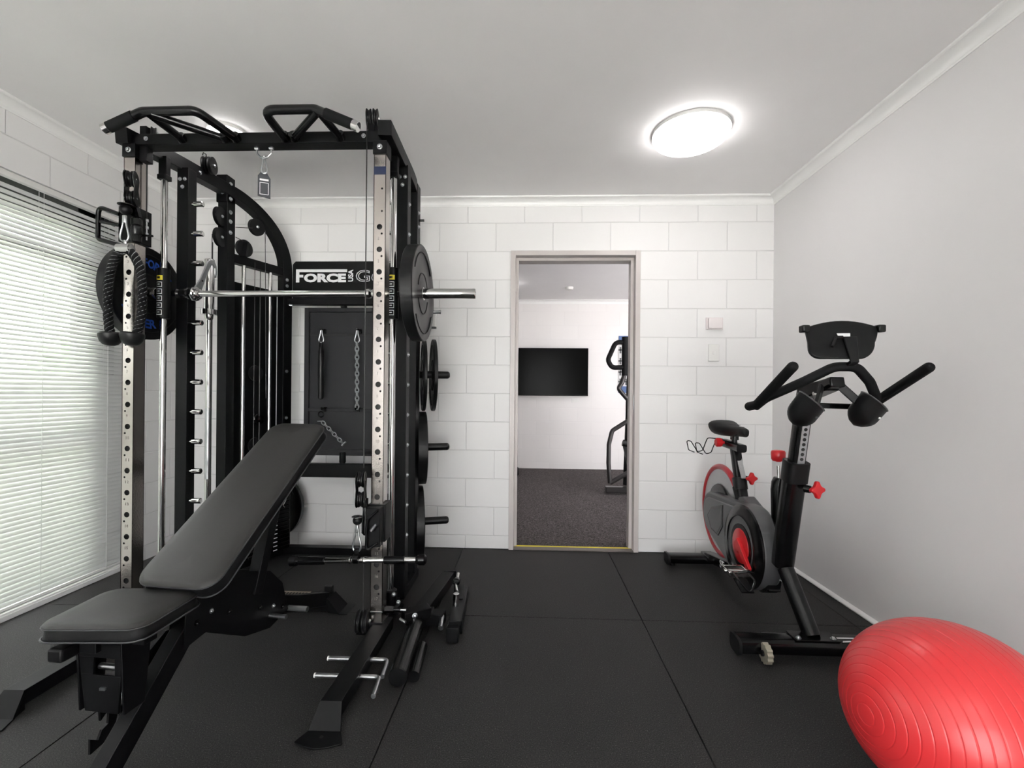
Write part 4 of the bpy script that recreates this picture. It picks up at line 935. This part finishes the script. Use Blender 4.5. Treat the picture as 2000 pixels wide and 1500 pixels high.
# ================================================================ exercise bike
bike = thing('spin_bike', 'black and grey exercise bike with a red flywheel rim, standing by the right wall', 'exercise bike', (1.16, 2.45, 0))
BX = 1.16
def oval_tube(p, q, w_, h, m, name, parent=bike, n=20, bev=0):
    p, q = Vector(p), Vector(q); d, a, b = basis(q-p); R = []
    for c in (p, q):
        ring = []
        for k in range(n):
            t_ = 2*PI*k/n; cx, sy = math.cos(t_), math.sin(t_); e = .55
            ring.append(c+a*math.copysign(abs(cx)**e, cx)*w_/2+b*math.copysign(abs(sy)**e, sy)*h/2)
        R.append(ring)
    return MB().rings(R).build(name, m, parent)
fs = oval_tube((.885, 1.955, .055), (1.50, 1.955, .055), .092, .064, SATIN, 'front_stabiliser')
rs = oval_tube((.905, 2.985, .042), (1.42, 2.985, .042), .085, .056, SATIN, 'rear_stabiliser')
for o_, xs_, y in ((fs, (.885, 1.50), 1.955), (rs, (.905, 1.42), 2.985)):
    for x, s_ in zip(xs_, (-1, 1)): oval_tube((x, y, .050 if o_ is fs else .040), (x+s_*.012, y, .050 if o_ is fs else .040), .096, .070, PLASTIC, 'end_cap', o_)
for x in (.93, 1.40): MB().cyl((x, 2.97, .002), (x, 2.97, .03), .018, n=14).build('levelling_foot', PLASTIC, rs)
MB().cyl((1.44, 1.955, .001), (1.44, 1.955, .03), .018, n=14).build('levelling_foot', PLASTIC, fs)
wv = MB(); wc = Vector((.972, 1.895, .046)); ring = []
for k in range(48):
    a = 2*PI*k/48; ring.append((.041 if (k//2) % 2 else .037, a))
for x0, x1 in ((-.011, .011),): wv.rings([[wc+Vector((x, math.cos(a)*r, math.sin(a)*r)) for r, a in ring] for x in (x0, x1)])
wv.build('transport_wheel', GOLD, fs, flat=True); MB().cyl(wc+Vector((-.018, 0, 0)), wc+Vector((.018, 0, 0)), .012, n=14).build('wheel_axle', PLASTIC, fs)
q = MB()
q.add([(1.25, 1.945, .0878), (1.375, 1.945, .0878), (1.365, 1.955, .0878), (1.255, 1.953, .0878)], [(0, 1, 2, 3)]).add([(1.29, 1.915, .0876), (1.38, 1.928, .0876), (1.39, 1.936, .0876), (1.30, 1.928, .0876)], [(0, 1, 2, 3)]).add([(1.395, 1.930, .0877), (1.44, 1.945, .0877), (1.43, 1.952, .0877), (1.39, 1.940, .0877)], [(0, 1, 2, 3)])
q.build('white_flash', WHITE, fs)
MB().box(BX-.055, BX+.125, 1.915, 1.995, .0855, .0915).build('base_plate', SATIN, bike, bev=.002)
for x in (BX-.035, BX+.105): bolt(bike, (x, 1.935, .0915), (0, 0, 1), .9)
MB().cyl((BX+.035, 1.962, .088), (BX+.004, 2.105, .315), .034, n=32).build('front_leg', SATIN, bike)
# rear frame beam with lettering
rb = MB().bar((BX+.005, 2.98, .060), (BX+.005, 2.20, .195), .060, .055).box(BX-.03, BX+.04, 2.90, 3.03, .062, .075).build('rear_frame_beam', SATIN, bike, bev=.004)
M = oriented((BX-.0258, 2.70, .108), (-1, 0, 0), (0, .10, 1))
text_mesh('SF', 'lettering', WHITE, rb, -.040, -.022, .062, .044, -.0006, M=M, bold=.03)
# handle post: outer sleeve, inner post, scale
hp0, hp1 = Vector((BX, 2.125, .325)), Vector((BX, 2.022, .812)); hd = (hp1-hp0).normalized()
oval_tube(hp0, hp1, .082, .078, SATIN, 'head_tube'); oval_tube(hp1-hd*.09, hp1, .092, .090, PLASTIC, 'collar')
ip = oval_tube(hp1, hp1+hd*.335, .058, .060, SATIN, 'handle_post')
nrm = Vector((0, hd.z, -hd.y)); nrm = -nrm if nrm.y > 0 else nrm
M = Matrix.Translation(hp1) @ Matrix(((1, 0, 0, 0), (0, -nrm.y, hd.y, 0), (0, -nrm.z, hd.z, 0), (0, 0, 0, 1)))
sc_ = MB().box(-.014, .016, -.0325, -.0300, .0, .320, M).build('silver_scale', ZINC, ip)
for k in range(8): MB().cyl(M @ Vector((.001, -.034, .02+.022*k)), M @ Vector((.001, -.0322, .02+.022*k)), .0072, n=12).build('scale_hole', HOLE, sc_)
# star knobs
def star(c, ax, r, parent=bike):
    c, ax = Vector(c), Vector(ax).normalized(); d, a, b = basis(ax); out = []
    for k in range(40):
        t_ = 2*PI*k/40; rr = r*(.62+.38*(.5+.5*math.cos(4*t_))**1.6); out.append((rr*math.cos(t_), rr*math.sin(t_)))
    o = MB().prism(out, c-ax*.009, a, b, ax*.018).build('star_knob', RED, parent, bev=.004, ang=50)
    MB().cyl(c-ax*.045, c-ax*.008, .008, n=12).build('knob_stem', SATIN, o); return o
star((1.205, 1.950, .703), (.30, -.95, .05), .037); MB().cyl((1.178, 1.992, .70), (1.192, 1.975, .70), .016, n=18).build('knob_boss', SATIN, bike)
star((1.200, 2.500, .648), (.25, -.97, 0), .034)
# brake
MB().lathe((BX, 2.165, .79), (0, .05, 1), [(.010, -.002), (.010, 0), (.024, .002), (.030, .012), (.031, .042), (.027, .050), (.016, .053), (0, .053)], 24).build('brake_knob', RED, bike)
MB().cyl((BX, 2.16, .70), (BX, 2.165, .77), .007, n=12).build('brake_rod', CHROME, bike)
MB().rings([[Vector((BX+x*w_, y0+y*.030, z)) for x, y in [(math.cos(2*PI*k/18), math.sin(2*PI*k/18)) for k in range(18)]] for z, w_, y0 in ((.48, .014, 2.15), (.53, .030, 2.16), (.66, .032, 2.165), (.695, .028, 2.165), (.715, .014, 2.165))]).build('brake_housing', SATIN, bike)
# handlebar
hz = 1.20
hbm = MB().tube([(BX-.228, 1.915, 1.050), (BX-.215, 1.86, 1.085), (BX-.12, 1.77, 1.150), (BX-.03, 1.735, 1.205), (BX+.05, 1.735, 1.205), (BX+.12, 1.765, 1.150), (BX+.195, 1.83, 1.085), (BX+.215, 1.90, 1.050)], .0175, 16, R=.07).build('handlebar', GRIP, bike)
for s_, xb, xt in ((-1, BX-.240, BX-.232), (1, BX+.205, BX+.232)):
    MB().tube([(xb-.006 if s_ < 0 else xb, 1.93, 1.050), (xb, 1.88, 1.058), (xt, 1.645, 1.198)], .0182, 16, R=.05).sphere((xt, 1.645, 1.198), .0182, 14, 8).sphere((xb-.006 if s_ < 0 else xb, 1.93, 1.050), .0182, 14, 8).build('bar_horn', GRIP, hbm)
hs = MB().bar(hp1+hd*.30, (BX+.005, 1.80, 1.140), .075, .06, w2=.06, h2=.045).bar((BX, 1.93, 1.115), (BX, 1.76, 1.150), .055, .040).build('handlebar_stem', SATIN, bike, bev=.006)
MB().bar((BX-.10, 1.86, 1.06), (BX+.11, 1.86, 1.055), .035, .022).build('cross_bracket', SATIN, bike, bev=.004)
MB().cyl((BX-.02, 1.84, 1.12), (BX+.03, 1.84, 1.12), .010, n=12).cyl((BX-.045, 1.835, 1.105), (BX-.03, 1.835, 1.105), .007, n=12).build('clamp_bolt', CHROME, bike)
# bottle cups either side of the stem: open scoops
for s_, cx in ((-1, 1.040), (1, 1.268)):
    c = Vector((cx, 1.79, 1.020)); ax = Vector((.30, -.50, .80)).normalized(); d, a, b = basis(ax); rings = []; inner = []
    for j in range(11):
        t_ = j/10; rr = .051*(math.sin(min(1, t_*2.0)*PI/2)**.6 if t_ > 0 else .02); rings.append((t_, rr))
    mb = MB(); R = []
    for t_, rr in rings: R.append([c+ax*(-.045+.115*t_*(1+.22*math.cos(2*PI*k/28)))+(a*math.cos(2*PI*k/28)*1.15+b*math.sin(2*PI*k/28))*rr for k in range(28)])
    for t_, rr in reversed(rings): R.append([c+ax*(-.040+.110*t_*(1+.22*math.cos(2*PI*k/28)))+(a*math.cos(2*PI*k/28)*1.15+b*math.sin(2*PI*k/28))*max(rr-.004, .0005) for k in range(28)])
    mb.rings(R, caps=True); o = mb.build('bottle_cup', PLASTIC, bike, ang=50)
    MB().tube(R[10], .0026, 6, closed=True).build('cup_rim_highlight', mat('cup_highlight_grey', (.05, .05, .052), .4), o)  # lighter grey tube paints the highlight along the cup edge
    MB().bar(c+ax*.05+Vector((s_*-.03, 0, 0)), Vector((BX+s_*.035, 1.80, 1.135)), .012, .030).build('cup_bracket', PLASTIC, o, bev=.003)
    p_ = c+ax*.0+b*.0; el = [(math.cos(2*PI*k/20)*.010, math.sin(2*PI*k/20)*.026) for k in range(20)]
    cn = Vector((.45, -.88, .1)).normalized(); dd, aa, bb = basis(cn)
    MB().prism(el, c+cn*.0475+ax*.015, aa, (ax-cn*ax.dot(cn)).normalized(), cn*.004).build('cup_slot', DGREY if s_ < 0 else WPLAST, o)
# tablet holder with its curved back and side clips
tc_ = Vector((BX+.016, 1.745, 1.303)); tn = Vector((-.05, -.93, .36)).normalized(); d, a, b = basis(tn); ex = Vector((1, -.05, .0)).normalized(); ez = ex.cross(-tn).normalized()
if ez.z < 0: ez = -ez
out = []
for k in range(13): x = -.132+.264*k/12; out.append((x, .056+.030*(1-(x/.132)**2)))
for k in range(1, 9): t_ = k/8; out.append((.128-.012*t_**2, .052-.060*t_))
for k in range(1, 9): a_ = PI/2*k/8; out.append((.064+.052*math.cos(a_), -.010-.062*math.sin(a_)))
for k in range(9): a_ = PI/2+PI/2*k/8; out.append((-.072+.046*math.cos(a_), -.026-.046*math.sin(a_)))
out += [(-.120, .0)]; out = [(x+.20*(z-.056), z) for x, z in out]
th_ = MB().prism(out[::-1], tc_, ex, ez, -tn*.014).build('tablet_holder', PLASTIC, bike, bev=.004, ang=50)
for s_ in (-1, 1): MB().box(-.014, .014, -.012, .020, -.014, .014, Matrix.Translation(tc_+ex*s_*.134+ez*.050)).build('side_clip', SATIN, th_, bev=.005)
MB().prism([(-.022, -.008), (.018, -.008), (.021, .007), (-.026, .007)], tc_+ez*.022+tn*.001, ex, ez, tn*.002).build('white_label', WHITE, th_)
MB().prism([(-.012, .012), (.038, .012), (.022, -.095), (-.005, -.095)], tc_+tn*.002, ex, ez, tn*.010).bar(tc_+ez*-.09+tn*.008+ex*.008, (BX+.010, 1.752, 1.195), .030, .014).build('holder_arm', PLASTIC, th_, bev=.003)
MB().cyl(tc_+tn*.006+ex*-.036+ez*.010, tc_+tn*.010+ex*-.058+ez*-.030, .005, n=10).cyl(tc_+tn*.006+ex*-.036+ez*.010, tc_+tn*.008+ex*-.012+ez*.010, .006, n=10).build('lever', PLASTIC, th_)
# seat: saddle, rails, slider, post
S = []
prof = [(2.475, .014, .905, .012), (2.488, .022, .912, .020), (2.53, .026, .917, .024), (2.60, .034, .915, .026), (2.66, .056, .915, .030), (2.72, .086, .922, .036), (2.77, .100, .928, .040), (2.80, .090, .930, .036), (2.815, .060, .928, .022)]
for y, w_, z, h in prof: w_ *= .86; h *= 1.45; S.append([Vector((BX+w_*math.copysign(abs(math.cos(t_))**.75, math.cos(t_)), y, z-.012+(h*.55 if math.sin(t_) > 0 else h)*math.sin(t_))) for t_ in [2*PI*k/24 for k in range(24)]])
sd = MB().rings(S).build('saddle', VSIDE, bike, ang=60)
MB().box(BX-.006, BX+.006, 2.56, 2.77, .930, .9315).build('centre_groove', HOLE, sd)
for s_ in (-1, 1): MB().tube([(BX+s_*.014, 2.52, .895), (BX+s_*.020, 2.58, .868), (BX+s_*.022, 2.66, .868), (BX+s_*.034, 2.74, .900)], .0035, 8, R=.02).build('saddle_rail', SATIN, sd)
oval_tube((BX, 2.62, .845), (BX, 2.62, .875), .036, .05, SATIN, 'saddle_clamp'); MB().cyl((BX, 2.62, .80), (BX, 2.62, .86), .015, n=16).build('saddle_stem', SATIN, bike)
sl_ = oval_tube((BX, 2.53, .805), (BX, 2.76, .815), .055, .045, SATIN, 'seat_slider'); MB().lathe((BX-.028, 2.69, .822), (-1, 0, 0), [(.010, 0), (.010, .014), (.024, .016), (.026, .026), (.026, .042), (.020, .048), (0, .048)], 20).build('red_knob', RED, sl_)
sp0, sp1 = Vector((BX, 2.545, .60)), Vector((BX, 2.610, .80)); sdv = (sp1-sp0).normalized()
spo = oval_tube(sp0, sp1, .052, .048, SATIN, 'seat_post')
MB().bar(sp0+Vector((.006, -.0262, .045)), sp1+Vector((.006, -.0262, -.03)), .026, .003, up=(0, -1, 0)).build('silver_scale', ZINC, spo)
for k in range(2): MB().cyl(sp0+sdv*(.075+.02*k)+Vector((.006, -.030, 0)), sp0+sdv*(.075+.02*k)+Vector((.006, -.027, 0)), .005, n=10).build('scale_hole', HOLE, spo)
oval_tube(sp0-sdv*.02, sp0+sdv*.045, .066, .064, PLASTIC, 'post_collar')
oval_tube((BX, 2.49, .45), (BX, 2.547, .60), .058, .056, SATIN, 'seat_tube')
# wire bottle cage behind the seat slider
wr = MB()
for dz, dx in ((0, 0), (-.012, .050)):
    wr.tube([(BX-.02+dx, 2.73, .838+dz), (BX-.10+dx, 2.75, .842+dz), (BX-.112+dx, 2.76, .800+dz), (BX-.120+dx, 2.77, .765+dz), (BX-.150+dx, 2.77, .755+dz), (BX-.190+dx, 2.77, .820+dz), (BX-.215+dx, 2.77, .822+dz), (BX-.200+dx, 2.78, .765+dz), (BX-.165+dx, 2.78, .752+dz)], .0028, 8, R=.016)
wr.build('wire_bottle_cage', SATIN, bike)
# flywheel
FC = Vector((BX-.015, 2.745, .415)); fr_ = .255
fw = MB().torus(FC, (1, 0, 0), fr_, .017, 72, 12).build('flywheel_rim', REDM, bike)
MB().lathe(FC-Vector((.008, 0, 0)), (1, 0, 0), [(.01, 0), (fr_*.96, 0), (fr_*.98, .004), (fr_*.96, .016), (.01, .016)], 64).build('flywheel_disc', LGREY, fw)
q = MB().lathe(FC-Vector((.0095, 0, 0)), (-1, 0, 0), [(.01, 0), (.115, 0), (.155, .002), (.150, .010), (.03, .020), (0, .020)], 40)
for k in range(5): a = 2*PI*k/5+.3; q.bar(FC+Vector((-.015, math.cos(a)*.03, math.sin(a)*.03)), FC+Vector((-.012, math.cos(a)*.15, math.sin(a)*.15)), .05, .012, up=(1, 0, 0))
q.build('flywheel_hub', SATIN, fw)
MB().torus(FC, (1, 0, 0), fr_, .021, 20, 12, a0=.25, a1=.75).build('brake_shoe', PLASTIC, fw)
# belt guard: teardrop fairing between flywheel axle and crank, two layers
CC = Vector((BX-.06, 2.345, .335))
def teardrop(c0, r0, c1, r1, n=20):
    """outline (y, z) round two circles"""
    dy, dz = c1[0]-c0[0], c1[1]-c0[1]; L_ = math.hypot(dy, dz); base = math.atan2(dz, dy); th = math.acos((r0-r1)/L_)
    out = [(c0[0]+r0*math.cos(base+a), c0[1]+r0*math.sin(base+a)) for a in [th+(2*PI-2*th)*k/n for k in range(n+1)]]
    out += [(c1[0]+r1*math.cos(base+a), c1[1]+r1*math.sin(base+a)) for a in [-th+2*th*k/n for k in range(n+1)]]
    return out
bg_ = MB().prism(teardrop((2.345, .335), .205, (2.76, .395), .125), (BX-.075, 0, 0), (0, 1, 0), (0, 0, 1), (.095, 0, 0)).build('belt_guard', DGREY, bike, bev=.012, ang=40)
MB().prism(teardrop((2.40, .340), .175, (2.75, .390), .098), (BX-.084, 0, 0), (0, 1, 0), (0, 0, 1), (.012, 0, 0)).build('guard_panel', mat('guard_panel_grey', (.12, .12, .125), .4, 0, .05), bg_, bev=.006, ang=40)
MB().prism([(2.56, .49), (2.72, .44), (2.78, .38), (2.72, .31), (2.62, .30), (2.56, .37)], (BX-.088, 0, 0), (0, 1, 0), (0, 0, 1), (.006, 0, 0)).build('guard_inset', SATIN, bg_, bev=.004)
MB().prism([(2.57, .475), (2.71, .43), (2.763, .38), (2.712, .322), (2.63, .312), (2.575, .375)], (BX-.090, 0, 0), (0, 1, 0), (0, 0, 1), (.006, 0, 0)).build('guard_inset_face', DGREY, bg_, bev=.003)
MB().lathe(CC+Vector((-.018, 0, 0)), (-1, 0, 0), [(.205, -.01), (.205, 0), (.190, .010), (.150, .014), (.148, .006), (.11, .004), (.11, .010), (0, .010)], 48).build('crank_ring', SATIN, bg_)
q = MB()
for k in range(6): y = 2.165+.006*k; z = .30-.028*k; q.bar((BX-.035, y, z+.10), (BX+.02, y-.035, z+.075), .006, .004)
q.build('vent_slots', LGREY, bg_)
MB().bar((BX+.02, 2.56, .50), (BX+.02, 2.20, .40), .07, .06).prism([(2.60, .52), (2.46, .56), (2.38, .53), (2.16, .42), (2.14, .30), (2.24, .30), (2.40, .44), (2.58, .46)], (BX-.028, 0, 0), (0, 1, 0), (0, 0, 1), (.070, 0, 0)).build('frame_cover', DGREY, bike, bev=.010)
MB().lathe((BX, 2.27, .225), (-1, 0, 0), [(.085, -.03), (.085, .03), (.06, .04), (0, .04)], 36).build('lower_cover', PLASTIC, bike)
# cranks and pedals
def crank(x, s_, tip, name='crank_arm'):
    c = Vector((x, CC.y, CC.z))
    o = MB().lathe(c, (s_, 0, 0), [(0, -.004), (.085, -.004), (.088, .002), (.060, .008), (.034, .014), (.03, .022), (0, .022)], 32).bar(c+Vector((s_*.018, 0, .03)), Vector(tip), .040, .018, up=(1, 0, 0), w2=.028, h2=.016).build(name, RED, bike, bev=.003)
    t_ = Vector(tip); p = MB()
    for y in (-.042, .042): p.box(t_.x+(.02 if s_ > 0 else -.115), t_.x+(.115 if s_ > 0 else -.02), t_.y+y-.004, t_.y+y+.004, t_.z-.012, t_.z+.012)
    for xx in (.02, .11): p.box(t_.x+s_*xx-.004, t_.x+s_*xx+.004, t_.y-.042, t_.y+.042, t_.z-.012, t_.z+.012)
    pd = p.cyl(t_, t_+Vector((s_*.12, 0, 0)), .009, n=14).build('pedal', CHROME, o, bev=.002)
    cg = MB().tube([t_+Vector((s_*.03, -.045, .012)), t_+Vector((s_*.03, -.120, .0)), t_+Vector((s_*.065, -.145, -.05)), t_+Vector((s_*.10, -.120, .0)), t_+Vector((s_*.10, -.045, .012))], .0045, 8, R=.03)
    cg.tube([t_+Vector((s_*.03, -.105, .03)), t_+Vector((s_*.065, -.12, .045)), t_+Vector((s_*.10, -.105, .03))], .006, 8, R=.02).bar(t_+Vector((s_*.065, -.04, -.02)), t_+Vector((s_*.065, -.125, -.05)), .055, .006)
    cg.build('toe_cage', SATIN, pd); return o
crank(CC.x-.028, -1, (CC.x-.048, 2.205, .262)); crank(BX+.065, 1, (BX+.085, 2.485, .408))

# ================================================================ exercise ball
bc = Vector((1.15, 1.28, .235)); rb_ = .25; sq = .94
ball = thing('exercise_ball', 'large glossy red exercise ball on the floor in the right foreground', 'exercise ball', (1.15, 1.28, 0))
ax = Vector((-.99, -.12, .056)).normalized(); d, a, b = basis(ax); R = []; TT = set()
for k in range(150): TT.add((round(PI*k/149, 5), 0))
for gg in [.105+.1015*k for k in range(29)]:
    TT = {q for q in TT if abs(q[0]-gg) > .012}; TT |= {(gg-.011, 0), (gg-.006, .15), (gg-.002, 1), (gg+.002, 1), (gg+.006, .15), (gg+.011, 0)}
for t_, g_ in sorted(TT):
    rr = rb_-.0011*g_; ring = []
    for k in range(128):
        p_ = (ax*math.cos(t_)+(a*math.cos(2*PI*k/128)+b*math.sin(2*PI*k/128))*max(math.sin(t_), 1e-4))*rr; ring.append(bc+Vector((p_.x, p_.y, p_.z*sq)))
    R.append(ring)
bo = MB().rings(R).build('ball_skin', BALL, ball, ang=180)

# ================================================================ elliptical trainer in the next room
el = thing('elliptical_trainer', 'black elliptical trainer seen through the doorway, at its right edge', 'elliptical trainer', (1.25, 5.1, 0))
TUB = mat('tube_dark', (.045, .042, .042), .3, .5, .1)
ha = MB().tube([(1.035, 5.0, 1.66), (.935, 5.0, 1.665), (.850, 5.0, 1.47), (.895, 5.0, 1.385), (1.035, 5.0, 1.392)], .026, 14, R=.07).tube([(1.035, 5.0, 1.72), (1.035, 5.0, 1.30)], .034, 14).build('handle_grip', GRIP, el)
MB().tube([(1.035, 5.0, 1.32), (1.005, 5.0, 1.22), (.965, 5.0, 1.16), (1.07, 5.0, 1.04), (1.10, 5.0, .93), (1.09, 5.0, .82), (.905, 5.0, .70), (.870, 5.0, .55), (.868, 5.0, .35), (.885, 5.0, .13)], .024, 14, R=.06).build('swing_arm', TUB, el)
MB().lathe((1.09, 5.0, .82), (0, 0, 1), [(.03, 0), (.042, .02), (.042, .20), (.03, .22)], 20).build('arm_joint', PLASTIC, el)
MB().tube([(.885, 5.0, .13), (1.12, 5.0, .27), (1.6, 5.0, .34)], .026, 12, R=.05).build('pedal_arm', TUB, el)
MB().box(.84, 1.8, 4.97, 5.06, .03, .09).box(1.02, 1.09, 4.66, 4.72, .03, .07).build('base_rail', TUB, el, bev=.008)
MB().sphere((1.07, 4.68, .05), .048, 16, 10, sx=1.5).build('rail_foot', mat('foot_silver', (.35, .34, .33), .35, .5), el)
MB().lathe((1.30, 5.15, .55), (0, -1, 0), [(0, 0), (.20, 0), (.22, .03), (.22, .16), (.18, .19), (0, .19)], 36).build('drive_housing', PLASTIC, el)
MB().cyl((1.09, 5.12, 0.09), (1.13, 5.12, 1.5), .04, n=16).cyl((1.02, 5.0, .57), (1.2, 5.0, .52), .035, n=16).bar((1.04, 5.0, .57), (1.10, 5.0, .30), .03, .05).build('mast', PLASTIC, el)
MB().box(1.08, 1.45, 5.02, 5.14, 1.40, 1.66).build('console', PLASTIC, el, bev=.02)
# weights stand edge seen at the left jamb
dm = thing('floor_stand', 'sliver of a black stand with round foot at the left edge of the doorway', 'stand', (-.20, 6.1, 0))
MB().cyl((-.172, 6.1, .0), (-.172, 6.1, .62), .022, n=16).build('post', PLASTIC, dm); MB().lathe((-.190, 6.1, .0), (0, 0, 1), [(.055, .004), (.060, .02), (.055, .10), (.03, .13), (0, .13)], 24).build('foot', PLASTIC, dm)
